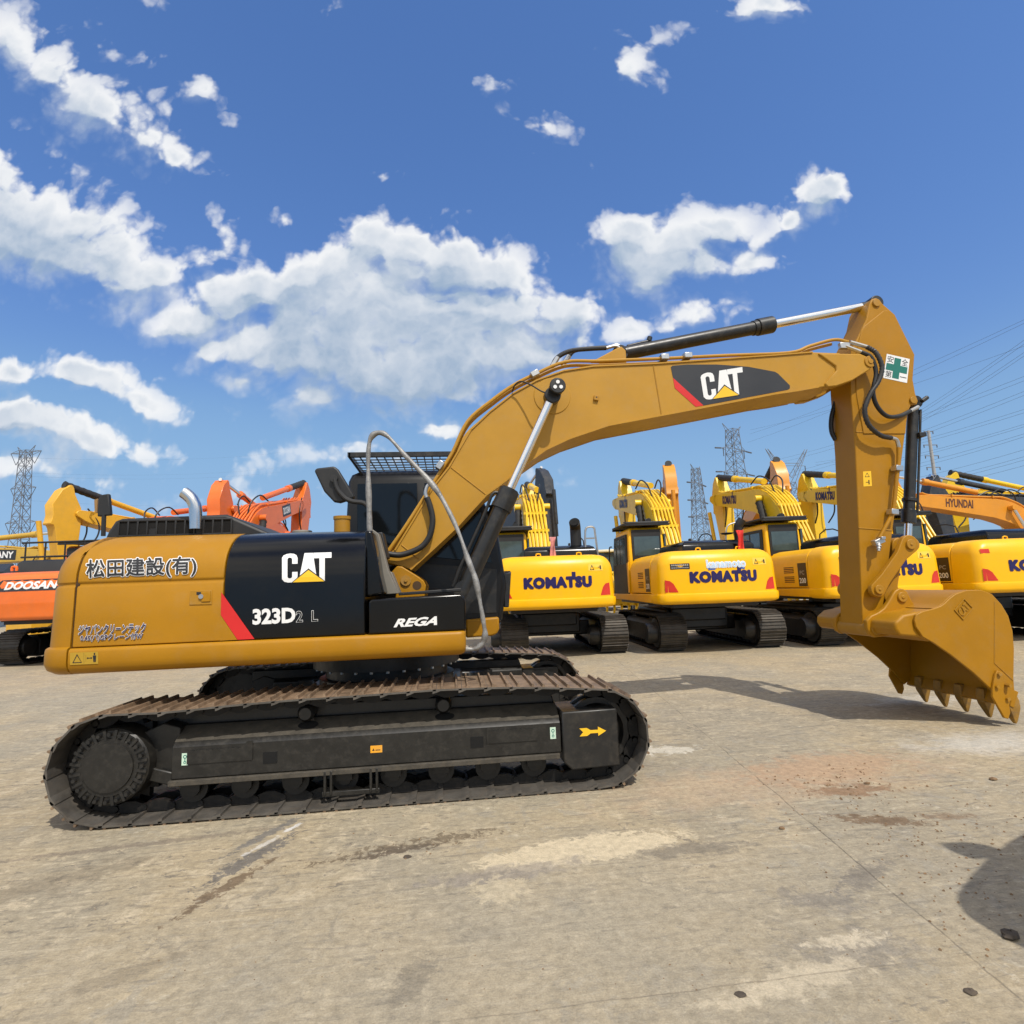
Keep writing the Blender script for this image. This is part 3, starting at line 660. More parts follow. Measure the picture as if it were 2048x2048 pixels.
# carbody and swing bearing
mb = MB(); mb.box((0, 0, .56), (1.5, 1.2, .26))
for sx in (-1, 1):
    for sy in (-1, 1):
        mb.add([(sx*.35, sy*.5, .69), (sx*.85, sy*.5, .66), (sx*1.15, sy*1.02, .60), (sx*.65, sy*1.02, .63), (sx*.35, sy*.5, .42), (sx*.85, sy*.5, .42), (sx*1.15, sy*1.02, .38), (sx*.65, sy*1.02, .38)],
               [(0, 1, 2, 3), (4, 7, 6, 5), (0, 4, 5, 1), (1, 5, 6, 2), (2, 6, 7, 3), (3, 7, 4, 0)])
cbod = mb.build('carbody', BLKP, EX, bevel=.02)
mb = MB(); mb.lathe([(.62, .66), (.66, .70), (.66, .76), (.60, .77), (.60, .86), (.72, .87), (.72, .98), (.66, 1.02), (0, 1.02), ], (0, 0, 0), 'z', 40)
sb = mb.build('swing_bearing', FRAME, EX)
mb = MB()
for i in range(30):
    q = 2*math.pi*i/30; mb.cyl((.69*math.cos(q), .69*math.sin(q), .85), (.69*math.cos(q), .69*math.sin(q), .875), .015, seg=6)
mb.build('bearing_bolts', STEEL, sb, smooth=0)
# revolving platform (dark underside and deck)
mb = MB(); mb.prism([(-2.12, 1.10), (-1.6, 1.04), (.62, 1.04), (.66, 1.20), (-2.12, 1.20)], -1.05, 1.15)
mb.build('platform', BLKP, EX, bevel=.01)
# side skirts
for y0, y1 in ((-1.385, -1.06), (1.06, 1.385)):
    s = -1 if y0 < 0 else 1
    sec = [(1.06, 1.245), (1.365, 1.245), (1.38, 1.235), (1.386, 1.215), (1.386, 1.145), (1.378, 1.105), (1.355, 1.072), (1.315, 1.054), (1.26, 1.05), (1.06, 1.05)]
    def ring_(x, k): return [(x, s*(1.06+(a-1.06)*k[0]), 1.245-(1.245-b)*k[1]) for a, b in sec]
    mb = MB(); mb.loft([ring_(x, k) for x, k in ((-2.165, (1, 1)), (.68, (1, 1)), (.72, (.99, .985)), (.745, (.96, .94)), (.758, (.90, .87)), (.762, (.82, .80)))])
    mb.build('side_skirt', CATY, EX, bevel=0, smooth=40)
# counterweight
CWZ = [(1.045, .16), (1.052, .08), (1.085, .022), (1.13, .0), (1.225, .0), (1.243, .006), (1.25, .018), (1.256, .034), (1.45, .04), (1.69, .046), (1.703, .054), (1.712, .060), (1.722, .060), (1.735, .050), (1.80, .055), (1.86, .072), (1.92, .10), (1.97, .14), (2.02, .195), (2.06, .26), (2.09, .335), (2.11, .42), (2.122, .52), (2.128, .66)]
def inset(z):
    if z <= CWZ[0][0]: return CWZ[0][1]
    for (z0, a0), (z1, a1) in zip(CWZ, CWZ[1:]):
        if z <= z1: return a0+(a1-a0)*(z-z0)/(z1-z0)
    return CWZ[-1][1]
HW = 1.385
def cw_plan(ins, hw=HW, xr=-2.70, xf=-2.178, rc=.20, Rr=3.4):
    hw = hw-ins; xr = xr+ins*.8; pts = [(xf, -hw)]
    xc = xr+hw*hw/(2*Rr)   # where the rear arc meets the side
    for i in range(9):
        q = R(90*i/8); pts.append((xc+rc*.95-rc*math.sin(q)*.95+0, -hw+rc-rc*math.cos(q)))
    # blend the corner into the shallow rear arc
    pts = [pts[0]]+[(x-(( -y-(hw-rc))>-.001)*0, y) for x, y in pts[1:]]
    y0 = pts[-1][1]; n = 12
    for i in range(1, n):
        y = y0*(1-2*i/n); pts.append((xr+y*y/(2*Rr)+(xc-xr-y0*y0/(2*Rr)), y))
    pts += [(x, -y) for x, y in pts[:10][::-1]]
    return pts
mb = MB(); mb.loft([[(x, y, z) for x, y in cw_plan(i)] for z, i in CWZ])
cwt = mb.build('counterweight', CATY, EX, smooth=40)
mb = MB(); mb.prism([(-1.33, 1.07), (-1.33, 1.72), (-1.28, 1.90), (-1.18, 2.02), (-1.05, 2.09), (-.8, 2.115), (.8, 2.115), (1.2, 1.9), (1.3, 1.07)], -2.179, -2.150, 'x'); mb.build('panel_seam', mat('seam_brown', (.05, .022, .004), .8), cwt, smooth=0)
def body_prof(d=0.012, groove=True):
    if not groove: return [(-(HW-.040-d), 1.25), (-(HW-.040-d), 1.72)]+[(-(HW-max(.040, inset(z))-d), z) for z in (1.80, 1.86, 1.92, 1.97, 2.02, 2.06, 2.09, 2.11, 2.122, 2.128)]
    zs = [1.25, 1.45, 1.69, 1.703, 1.712, 1.722, 1.735, 1.80, 1.86, 1.92, 1.97, 2.02, 2.06, 2.09, 2.11, 2.122, 2.128]
    return [(-(HW-max(.034, inset(z))-d), z) for z in zs]
def body_seg(x0, x1, d=0.0, groove=True):
    p = body_prof(d, groove); p2 = p+[(0.95, 2.13), (1.2, 2.0), (1.25, 1.25)]
    return MB().loft([[(x, y, z) for y, z in p2] for x in (x0, x1)])
dr = body_seg(-2.165, -1.108).build('engine_door', CATY, EX, bevel=.008, smooth=40)
bp = body_seg(-1.098, -.03, 0, False).build('engine_side_panel', BLKG, EX, bevel=.010, smooth=40, label='glossy black engine side panel carrying white lettering')
mb = MB(); mb.prism([(-2.17, 1.26), (-1.0, 1.26), (-1.0, 2.09), (-2.17, 2.09)], -.93, .9); mb.build('engine_bay', BLKV, EX, smooth=0)
def body_pt(px, py, lift=.004):
    Y = -HW; lift += .002
    for _ in range(6):
        q = B3(px, py, Y); Y = -(HW-max(.034, inset(q.z)))-lift
    return B3(px, py, Y)
def panel_pt(px, py, lift=.004):
    Y = -HW
    for _ in range(6):
        z = B3(px, py, Y).z; Y = -(HW-(.040 if z < 1.72 else .040+(inset(1.80)-.040)*(z-1.72)/.08 if z < 1.80 else max(.040, inset(z))))-lift-.001
    return B3(px, py, Y)
def body_fn(q, lift): return lambda u, v: body_pt(*bil(q, u, v), lift)
def panel_fn(q, lift): return lambda u, v: panel_pt(*bil(q, u, v), lift)
# door latch
def quad_plate(name, m, px, Y, th, par, bevel=.004):
    mb = MB(); ps = [B3(a, b, Y) for a, b in px]; mb.sheet(ps, Vector((0, -th, 0))); return mb.build(name, m, par, bevel=bevel)
yb = -(HW-.042)
lt = quad_plate('door_latch', CATY2, [(381, 1181), (424, 1180), (424, 1209), (379, 1210)], yb, .006, dr)
quad_plate('latch_paddle', CATY, [(404, 1184), (421, 1183), (421, 1203), (403, 1204)], yb-.006, .008, lt)
mb = MB(); c = B3(403, 1193, yb-.006); mb.cyl(c, c-Vector((0, .014, 0)), .018, seg=18); mb.build('lock_cylinder', STEEL, lt)
quad_plate('latch_recess', BLKV, [(393, 1184), (402, 1184), (402, 1190), (393, 1190)], yb-.0062, .001, lt, 0)
# lettering on the door and panel
mb = MB(); q = [(173, 1120), (393, 1112), (392, 1152), (173, 1161)]
o1 = bold(MB(), 'matsuda', lambda l: body_fn(q, l), .062, 12, .003, .0002, 12).build('lettering_outline', WHITE, dr, smooth=0)
bold(MB(), 'matsuda', lambda l: body_fn(q, l), .020, 8, .0075, .0002, 12).build('lettering', BLKV, dr, smooth=0, label='row of black characters with white edge')
q = [(158, 1251), (292, 1246), (290, 1265), (156, 1270)]
bold(MB(), 'japan', lambda l: body_fn(q, l), .062, 10, .003, .0002).build('lettering_outline', WHITE, dr, smooth=0)
bold(MB(), 'japan', lambda l: body_fn(q, l), .014, 4, .0075, .0002).build('lettering', NAVY, dr, smooth=0, label='small dark blue characters with white edge')
q = [(161, 1270), (286, 1265), (284, 1280), (161, 1284)]
bold(MB(), 'gp', lambda l: body_fn(q, l), .062, 10, .003, .0002).build('lettering_outline', WHITE, dr, smooth=0)
bold(MB(), 'gp', lambda l: body_fn(q, l), .014, 4, .0075, .0002).build('lettering', NAVY, dr, smooth=0, label='small dark blue capacity line with white edge')
q = [(564, 1107.5), (663, 1104.5), (663, 1162), (564, 1165.5)]
w_, t_, b_ = MB(), MB(), MB(); catlogo(w_, t_, b_, panel_fn(q, .003), panel_fn(q, .0055), panel_fn(q, .008), 12)
lg = w_.build('logo', WHITE, bp, smooth=0, label='large white three-letter mark with a yellow triangle'); b_.build('triangle_border', BLKV, lg, smooth=0); t_.build('triangle', YELV, lg, smooth=0)
lettering(MB(), '323', panel_fn([(505, 1218), (591, 1214.5), (591, 1245.5), (505, 1250)], .004)).build('model_number', WHITE, bp, smooth=0)
q = [(592, 1222), (636, 1220), (636, 1242.5), (592, 1245)]
lettering(MB(), '2L', panel_fn(q, .003)).build('model_suffix', WHITE, bp, smooth=0)
lettering(MB(), '2Li', panel_fn(q, .0045), '2L').build('model_suffix_fill', BLKG, bp, smooth=0)
polys(MB(), [[(442.5, 1184), (509, 1278), (475, 1279.5), (441.5, 1230)]], lambda a, b: panel_pt(a, b, .004)).build('red_stripe', REDV, bp, smooth=0)
polys(MB(), [[(441.3, 1230.5), (474.5, 1279.6), (440, 1281.5)]], lambda a, b: panel_pt(a, b, .004)).build('yellow_corner', CATY, bp, smooth=0)
# warning plate on the skirt end
def warn(name, px, Y, par, mplate=YELV, sym=BLKV):
    fn = plane_fn(px, Y-.0012); st = polys(MB(), [[(0, 0), (1, 0), (1, 1), (0, 1)]], fn).build(name, mplate, par, smooth=0)
    fn = plane_fn(px, Y-.0026); mb = MB()
    polys(mb, [[(.09, .15), (.14, .22), (.25, .75), (.36, .22), (.41, .15), (.25, .88)][:0] or [(.08, .14), (.42, .14), (.395, .2), (.12, .2)], [(.08, .14), (.12, .2), (.25, .74), (.25, .88)], [(.42, .14), (.25, .88), (.25, .74), (.395, .2)],
               [(.49, .05), (.495, .05), (.495, .95), (.49, .95)], [(.55, .25), (.62, .25), (.62, .75), (.55, .75)][:0] or [(.56, .25), (.565, .25), (.565, .75), (.56, .75)], [(.62, .47), (.76, .47), (.76, .53), (.62, .53)], [(.64, .60), (.64, .40), (.59, .5)], [(.74, .60), (.74, .40), (.79, .5)],
               [(.83, .15), (.865, .15), (.87, .45), (.875, .15), (.91, .15), (.93, .7), (.81, .7)], [(.845, .74), (.895, .74), (.895, .92), (.845, .92)]], fn)
    mb.build('warning_symbols', sym, st, smooth=0); return st
warn('warning_plate', [(140, 1305.5), (196, 1303.5), (196.5, 1327.5), (140, 1330)], -1.386, cwt, mplate=mat('faded_yellow_label', (.46, .28, .02), .5))
# toolbox at the front corner
mb = MB(); mb.prism([(.0, 1.25), (.765, 1.25), (.765, 1.475), (.755, 1.515), (.725, 1.535), (.02, 1.52), (.0, 1.50)], -1.365, -.62)
tb = mb.build('toolbox', BLKG, EX, bevel=.018, seg=3)
lettering(MB(), 'REGA', plane_fn([(789, 1238), (878, 1232), (874, 1250), (787, 1255)], -1.3665)).build('lettering', WHITE, tb, smooth=0)
mb = MB(); mb.prism([(.2, 1.54), (.74, 1.555), (.74, 1.585), (.2, 1.565)], -.98, -.72); mb.build('toolbox_tread_plate', BLKM, EX, bevel=.006)
# front fairing behind the panel
def pxprism(px, Y, y1): return MB().prism([B(a, b, Y) for a, b in px], Y, y1)
pxprism([(729, 1060), (744, 1062), (752, 1100), (760, 1150), (769, 1188), (748, 1192), (731, 1195)], -1.26, -.98).build('front_fairing', BLKG, EX, bevel=.02, seg=3)
pxprism([(744, 1058), (757, 1067), (776, 1140), (797, 1187), (770, 1189), (758, 1120), (748, 1090)], -.95, -.80).build('fairing_bracket', GREYP, EX, bevel=.006)
pxprism([(752, 1065), (765, 1064), (776, 1116), (763, 1119)], -.75, -.55).build('grab_guard', BLKM, EX, bevel=.01)
pxprism([(771, 1140), (783, 1144), (800, 1186), (775, 1188)], -.70, -.50).build('fairing_bracket', GREYP, EX, bevel=.006)
# hood top with louvred box
mb = MB(); y0, y1 = -.78, .55
z0, z1 = 2.11, 2.285
mb.prism([(-2.33, z0), (-2.30, 2.19), (-2.25, z1-.01), (-2.20, z1+.012), (-1.33, z1+.03), (-1.28, z1+.01), (-1.0, 2.16), (-.9, z0)], y0+.03, y1)
hd = mb.build('engine_hood', BLKM, EX, bevel=.03, seg=3)
for i in range(12):
    if i == 8: continue
    mb = MB(); x = -2.20+i*.078; mb.prism([(x, 2.150), (x+.054, 2.150), (x+.054, 2.262), (x, 2.262)] if i != 3 else [(x, 2.205), (x+.054, 2.205), (x+.054, 2.262), (x, 2.262)], y0+.0285, y0+.0275); mb.build('louvre_opening', mat('black_void', (.002, .002, .002), .9), hd, smooth=0)
mb = MB()
for i in range(13):
    x = -2.212+i*.078; mb.prism([(x-.008, 2.142), (x+.008, 2.142), (x+.008, 2.272), (x-.008, 2.272)], y0+.03, y0+.016)
mb.prism([(-2.22, 2.132), (-1.27, 2.132), (-1.27, 2.148), (-2.22, 2.148)], y0+.03, y0+.016); mb.prism([(-2.22, 2.264), (-1.27, 2.264), (-1.27, 2.279), (-2.22, 2.279)], y0+.03, y0+.016)
mb.build('louvre_frame', BLKM, hd, bevel=.004)
pth = [B3(a, b, -.83) for a, b in ((391, 1058), (391.5, 1030), (390, 1012), (384, 999), (375, 990), (368, 985))]
MB().tube(pth, .052, 20, 4).build('exhaust_pipe', STAIN, EX)
# tank fillers on the panel top
mb = MB(); mb.cyl((-.38, -.42, 2.12), (-.38, -.42, 2.30), .075, seg=24); mb.cyl((-.38, -.42, 2.285), (-.38, -.42, 2.315), .082, seg=24); mb.build('filler_neck', CATY2, EX)
mb = MB(); mb.cyl((-.68, -.70, 2.12), (-.68, -.70, 2.155), .085, seg=24); mb.build('fuel_cap', GREYP, EX, bevel=.008)
# mirrors
def slab(px, Y, th, nm, par, bevel=.02, m=BLKM): return MB().prism([B(a, b, Y) for a, b in px], Y, Y+th).build(nm, m, par, bevel=bevel, seg=3)
mr = slab([(628, 941), (633, 936), (668, 932), (676, 938), (708, 990), (708, 996), (679, 1005), (667, 1003), (648, 983)], -1.08, .07, 'side_mirror', EX, .022)
MB().tube([B3(a, b, -1.10) for a, b in ((669, 958), (675, 978), (690, 996), (706, 1003), (727, 1006), (738, 1018), (739.5, 1040), (739.5, 1062))], .021, 10, 4).build('mirror_arm', BLKM, mr)
mb = MB(); c = B3(668, 957, -1.10); mb.cyl(c-Vector((0, .015, 0)), c+Vector((0, .05, 0)), .032, seg=16); mb.build('mirror_clamp', BLKM, mr)
mr = slab([(196, 997), (204, 989), (217, 987), (221, 1030), (194, 1033)], .30, .05, 'rear_mirror', EX, .012)
MB().tube([B3(208, 1030, .32), B3(206.5, 1072, .32)], .022, 10).build('mirror_post', BLKM, mr)
slab([(188, 1000), (195, 997), (194, 1026), (189, 1024)], .34, .05, 'mirror_back', mr, .004, m=mat('amber_brown_back', (.30, .17, .06), .5))
# wrapped handrail
HR_ = [(739.5, 1062, -1.12), (738, 1010, -1.12), (736.5, 950, -1.12), (737, 900, -1.12), (743, 874, -1.13), (759, 865.5, -1.15), (778, 875, -1.17), (816, 917, -1.2), (856, 959, -1.23), (885, 999, -1.26), (916, 1062, -1.3), (936, 1119, -1.33), (950, 1156, -1.34), (959, 1199, -1.34), (967, 1245, -1.33), (970, 1270, -1.32), (964, 1288, -1.31), (948, 1298, -1.30), (930, 1298, -1.29)]
rr_ = random.Random(3)
MB().tube([B3(*p) for p in HR_], lambda t: .021+.004*math.sin(t*31)+.003*math.sin(t*83+1), 12, 8).build('handrail', FOIL, EX, label='handrail wrapped in grey sleeve')
# cab on the far side
mb = MB()
def cab_ring(z, ins, xf): 
    x0, x1, ya, yb_ = -.50+ins, xf-ins, .36+ins, 1.37-ins; r = .07; pts = []
    for (cx_, cy_, a0) in ((x1-r, ya+r, -90), (x1-r, yb_-r, 0), (x0+r, yb_-r, 90), (x0+r, ya+r, 180)):
        for i in range(5): q = R(a0+i*22.5); pts.append((cx_+r*math.cos(q), cy_+r*math.sin(q), z))
    return pts
mb.loft([cab_ring(1.22, 0, 1.22), cab_ring(1.6, 0, 1.28), cab_ring(2.2, .0, 1.20), cab_ring(2.82, .03, .98), cab_ring(2.90, .06, .93), cab_ring(2.95, .13, .88)])
cb_ = mb.build('cab', CABB, EX, smooth=50)
mb = MB(); mb.prism([(-.36, 2.10), (.30, 2.10), (.30, 2.78), (-.36, 2.78)], .357, .350); mb.build('cab_window', GLASSD, cb_, bevel=.003)
mb = MB(); mb.prism([(.38, 1.95), (1.12, 1.85), (.95, 2.70), (.38, 2.78)], .357, .350); mb.build('cab_window', GLASSD, cb_, bevel=.003)
mb = MB(); mb.prism([(-.36, 1.30), (1.15, 1.30), (1.17, 1.78), (-.36, 1.95)], .357, .352); mb.build('cab_lower_panel', BLKP, cb_, bevel=.003)
mb = MB(); 
for yy in (.30, 1.40): mb.box((.27, yy, 3.10), (1.42, .03, .05))
for xx in (-.44, .98): mb.box((xx, .85, 3.10), (.03, 1.13, .05))
for i in range(15): mb.box((-.34+i*.09, .85, 3.10), (.012, 1.07, .014))
for i in range(7): mb.box((.27, .42+i*.145, 3.10), (1.40, .012, .012))
for xx in (-.44, .98): mb.add([(xx-.015, .30, 3.08), (xx+.015, .30, 3.08), (xx+.12+.015, .42, 2.9), (xx+.12-.015, .42, 2.9), (xx-.015, 1.40, 3.08), (xx+.015, 1.40, 3.08), (xx+.12+.015, 1.28, 2.9), (xx+.12-.015, 1.28, 2.9)], [(0, 1, 2, 3), (4, 7, 6, 5), (0, 4, 5, 1), (3, 2, 6, 7), (0, 3, 7, 4), (1, 5, 6, 2)])
mb.build('roof_guard', BLKP, cb_, smooth=0)
mb = MB(); mb.prism([(1.245, 1.35), (1.30, 1.35), (1.34, 1.75), (1.25, 1.72)], .42, .60); mb.build('front_wiper_box', BLKP, cb_, bevel=.01)
pxprism([(932, 1240), (998, 1234), (999, 1258), (994, 1268), (984, 1272), (932, 1276)], .26, 1.38).build('front_deck', CATY, EX, bevel=.02, seg=3)
mb = MB(); mb.box((.32, -.05, 1.235), (.62, .55, .05)); mb.build('deck_plate', BLKP, EX, bevel=.005)
# boom foot brackets
BR = [(783, 1144), (794, 1132), (804, 1133), (819, 1142), (838, 1154), (847, 1161), (852, 1171), (850, 1183), (845, 1186), (800, 1190), (792, 1187), (786, 1160)]
for yy, nm in ((-.40, -.34), (.34, .40)):
    mb = MB(); pl = [B(a, b, -.40) for a, b in BR]; pl[-4:-2] = [(B(845, 1186, -.4)[0], 1.25), (B(800, 1190, -.4)[0]-.1, 1.25)]
    mb.prism(pl, yy, nm); bk = mb.build('boom_foot_bracket', CATY, EX, bevel=.01)
    mb = MB(); c = Vector((B(834, 1171, -.4)[0], 0, B(834, 1171, -.4)[1])); mb.cyl((c.x, yy-.0015, c.z), (c.x, nm+.0015, c.z), .043, seg=24); mb.build('bracket_bore', mat('bore_brown', (.07, .035, .01), .7), bk)
    c = Vector((B(812, 1161, -.4)[0], 0, B(812, 1161, -.4)[1])); mb = MB(); mb.cyl((c.x, yy-.02 if yy < 0 else yy, c.z), (c.x, nm if yy < 0 else nm+.02, c.z), .05, seg=20); mb.cyl((c.x, yy-.035, c.z), (c.x, nm, c.z), .016, seg=6); mb.build('foot_pin', CATY2, bk)

# ---- boom
BOOM_PX = [(763, 1121), (770, 1108), (789, 1100), (827, 1038), (866, 973), (897, 934), (918, 898), (941, 859), (979, 823), (1026, 786), (1073, 760), (1127, 741), (1186, 732), (1306, 727), (1435, 718), (1550, 710), (1624, 704), (1680, 706), (1692, 738), (1672, 771),
           (1637, 775), (1593, 783), (1550, 789), (1435, 811), (1323, 832), (1217, 852), (1140, 878), (1093, 900), (1053, 928), (1012, 962), (973, 991), (916, 1053), (868, 1098), (822, 1140), (806, 1134), (765, 1124)]
BY = .29
BOOM = [B(a, b, -BY) for a, b in BOOM_PX]
bm_ = MB().prism(BOOM, -BY, BY).build('boom', CATB, EX, bevel=.010, smooth=30)
# flanges: top and bottom plates stand a little proud of the side plates
def strip(idx, out_):
    pts = [Vector((BOOM[i][0], 0, BOOM[i][1])) for i in idx]
    for a, b in zip(pts, pts[1:]):
        t = (b-a).normalized(); n_ = Vector((t.z, 0, -t.x))*(.008)
        for s in (out_,):
            pl = [(a.x+n_.x*1.6, a.z+n_.z*1.6), (b.x+n_.x*1.6, b.z+n_.z*1.6), (b.x-n_.x*.4, b.z-n_.z*.4), (a.x-n_.x*.4, a.z-n_.z*.4)]
            mb.prism(pl, s*(BY+.014), s*(BY-.004))
for sd_ in (-1, 1):
    mb = MB(); strip(range(2, 17), sd_); mb.build('top_flange', CATB, bm_, smooth=0)
    mb = MB(); strip(range(20, 34), sd_); mb.build('bottom_flange', CATB, bm_, smooth=0)
mb = MB()    # weld seams
for a, b in (((1306, 728), (1323, 831)), ((902, 935), (973, 990)), ((803, 1090), (838, 1118))):
    p, q = B3(*a, -BY), B3(*b, -BY); mb.tube([p, q], .007, 6)
mb.build('weld_seam', CATY2, bm_)
# tip fork (two ears around the stick)
EAR = [(1637, 706.5), (1721, 707.5), (1736, 714), (1744, 727), (1741, 738.5), (1705, 761), (1674, 772), (1656, 774), (1650, 767), (1673, 741), (1672, 732)]
for s in (-1, 1):
    mb = MB(); mb.prism([B(a, b, -.31) for a, b in EAR], s*.312, s*.20); ea = mb.build('boom_tip_ear', CATB, bm_, bevel=.012)
    mb = MB(); c = B(1733, 727, -.26); mb.cyl((c[0], s*.30, c[1]), (c[0], s*.325, c[1]), .068, seg=28); mb.cyl((c[0], s*.32, c[1]), (c[0], s*.333, c[1]), .03, seg=18); mb.build('tip_pin', CATY2, ea, bevel=.004)
# pin boss of the boom cylinders
cx, cz = B(1105, 791, -.31)
for s in (-1, 1):
    mb = MB(); mb.cyl((cx, s*.28, cz), (cx, s*.298, cz), .20, seg=40); bo = mb.build('cylinder_boss', CATB, bm_, bevel=.008)
    mb = MB(); mb.cyl((cx, s*.29, cz), (cx, s*.60, cz), .075, seg=28); mb.cyl((cx, s*.59, cz), (cx, s*.615, cz), .083, seg=28); pn = mb.build('boss_pin', BLKP, bo, bevel=.01)
    for q in (90, 210, 330): mb = MB(); mb.cyl((cx+.035*math.cos(R(q)), s*.612, cz+.035*math.sin(R(q))), (cx+.035*math.cos(R(q)), s*.622, cz+.035*math.sin(R(q))), .019, seg=14); mb.build('pin_bolt', WHITE, pn)
# boom lift cylinders
gx, gz = B(1016, 985, -.45); fx, fz = B(928, 1182, -.45); ex, ez = B(1105, 791, -.50)
for s in (-1, 1):
    y = s*.47
    ax = Vector((ex-fx, 0, ez-fz)).normalized(); g = Vector((fx, y, fz))+ax*((Vector((gx, 0, gz))-Vector((fx, 0, fz))).dot(ax)); f0 = Vector((fx, y, fz))-ax*.06
    mb = MB(); mb.cyl(f0, g, .083, seg=28); mb.cyl(g-ax*.19, g+ax*.02, .105, seg=28); mb.cyl(g-ax*.02, g+ax*.035, .088, seg=28); mb.cyl((fx, y-.07, fz), (fx, y+.07, fz), .10, seg=24)
    for q in range(8): mb.box(g-ax*.08+Vector((0, .105*math.cos(R(q*45)), .105*math.sin(R(q*45))))*0.0, (.001, .001, .001))
    cy = mb.build('boom_cylinder', BLKP, EX, bevel=.008)
    mb = MB(); mb.cyl(g, Vector((ex, y, ez)), .043, seg=24); mb.build('piston_rod', CHROME, cy)
    mb = MB(); mb.cyl((ex, y-.055, ez), (ex, y+.055, ez), .085, seg=28); mb.build('rod_eye', BLKP, cy, bevel=.01)
    mb = MB(); o_ = Vector((-.09, -.10*(-s if s < 0 else 1)*0-.02, .05)); mb.tube([f0+ax*.25+o_*1.25, f0+ax*.8+o_*1.25, g-ax*.10+o_*1.35, g-ax*.05+o_*.8], .016, 8, 4); mb.tube([f0+ax*.05+o_*1.1, f0+ax*.25+o_*1.25], .02, 8); mb.build('cylinder_hose', RUBBER, cy)
# stick cylinder on top of the boom
f0 = Vector((*B(1238, 708, 0), 0)).xzy if False else Vector((B(1238, 709, 0)[0], 0, B(1238, 709, 0)[1])); e0 = Vector((B(1745, 610, 0)[0], 0, B(1745, 610, 0)[1])); ax = (e0-f0).normalized()
g = f0+ax*((B3(1546, 655, 0)-f0).dot(ax))
mb = MB(); mb.cyl(f0+ax*.06, g, .078, seg=28); mb.cyl(g-ax*.20, g, .100, seg=28); mb.cyl(g-ax*.26, g-ax*.2, .088, seg=28); mb.cyl(f0-Vector((0, .07, 0)), f0+Vector((0, .07, 0)), .09, seg=24)
n_ = Vector((-ax.z, 0, ax.x)); p = f0+ax*.42+n_*.085; mb.tube([f0+ax*.12+n_*.075, p-ax*.1, p], .022, 8); mb.cyl(p-ax*.03, p+n_*.05+ax*.0, .03, seg=12)
sc_ = mb.build('stick_cylinder', BLKP, EX, bevel=.006)
mb = MB(); mb.cyl(g, e0-ax*.02, .052, seg=28); mb.build('piston_rod', CHROME, sc_)
mb = MB(); mb.cyl(e0-Vector((0, .08, 0)), e0+Vector((0, .08, 0)), .085, seg=24); mb.cyl(e0-ax*.17, e0, .055, seg=20); mb.build('rod_eye', BLKP, sc_, bevel=.008)
for s in (-1, 1):
    mb = MB(); mb.prism([B(a, b, -.1) for a, b in ((1180, 727), (1229, 701), (1240, 696), (1249, 704), (1251, 729))], s*.15, s*.10); mb.build('cylinder_bracket', CATB, bm_, bevel=.01)
# boom pipes
PIPE = [(776, 1103), (815, 1047), (885, 937), (906, 903), (936, 842), (985, 800), (1026, 771), (1067, 750), (1130, 724), (1200, 722), (1329, 717), (1450, 711), (1578, 705.5), (1620, 692), (1668, 679.5), (1696, 684)]
for k, (yy, dz) in enumerate(((-.255, 0), (-.20, -.028), (.20, -.02), (.255, -.02))):
    pts = [Vector((B(a, b, -.255)[0], yy, B(a, b, -.255)[1]+dz)) for a, b in (PIPE if k == 0 else PIPE[:-1])]
    MB().tube(pts, .019, 10, 5).build('hydraulic_pipe', CATB, bm_)
for a, b in ((884, 934), (1330, 719), (1072, 752), (1376, 716)):
    mb = MB(); c = B3(a, b, -.24); mb.box(c+Vector((-.02, -.02, .01)), (.09, .10, .06), Matrix.Rotation(R(-55 if b > 900 else -28 if b > 740 else -2), 3, 'Y')); mb.build('pipe_clamp', STEEL, bm_, bevel=.006)
for yy, q in ((-.10, ((1103, 735), (1115, 715), (1140, 702), (1175, 698), (1212, 696), (1232, 692), (1243, 702))), (.0, ((1125, 731), (1138, 712), (1150, 701), (1180, 697), (1215, 695), (1234, 690), (1246, 698)))):
    MB().tube([B3(a, b, yy) for a, b in q[:-2]], .026, 10, 5).build('boom_hose', RUBBER, bm_)
    MB().tube([B3(a, b, yy) for a, b in q[-3:]], .020, 10, 4).build('hose_fitting', STEEL, bm_)
    MB().tube([B3(a, b, yy) for a, b in q[:2]], .030, 10, 4).build('hose_fitting', STEEL, bm_)
# slack hose loop at the boom foot, thin grease line, small lug
MB().tube([B3(a, b, -.36) for a, b in ((776, 1108), (800, 1110), (825, 1103), (845, 1092), (858, 1075), (864, 1055), (865, 1035), (860, 1012), (854, 995))], .030, 12, 5).build('boom_hose', RUBBER, bm_)
MB().tube([B3(a, b, -.35) for a, b in ((854, 998), (851, 986), (855, 972), (862, 968))], .019, 10, 4).build('hose_fitting', STEEL, bm_)
MB().tube([B3(a, b, yy) for a, b, yy in ((1024, 784, -.30), (1030, 770, -.36), (1042, 763, -.40), (1062, 770, -.45), (1082, 782, -.50), (1098, 788, -.52))], .008, 8, 5).build('grease_line', RUBBER, bm_)
mb = MB(); c = B3(1192, 797, -.29); mb.box(c+Vector((0, -.012, 0)), (.055, .03, .055), Matrix.Rotation(.2, 3, 'Y')); lug = mb.build('lug', CATY2, bm_, bevel=.004)
mb = MB(); mb.cyl(c+Vector((0, -.026, .005)), c+Vector((0, -.0285, .005)), .008, seg=12); mb.build('lug_hole', BLKV, lug)
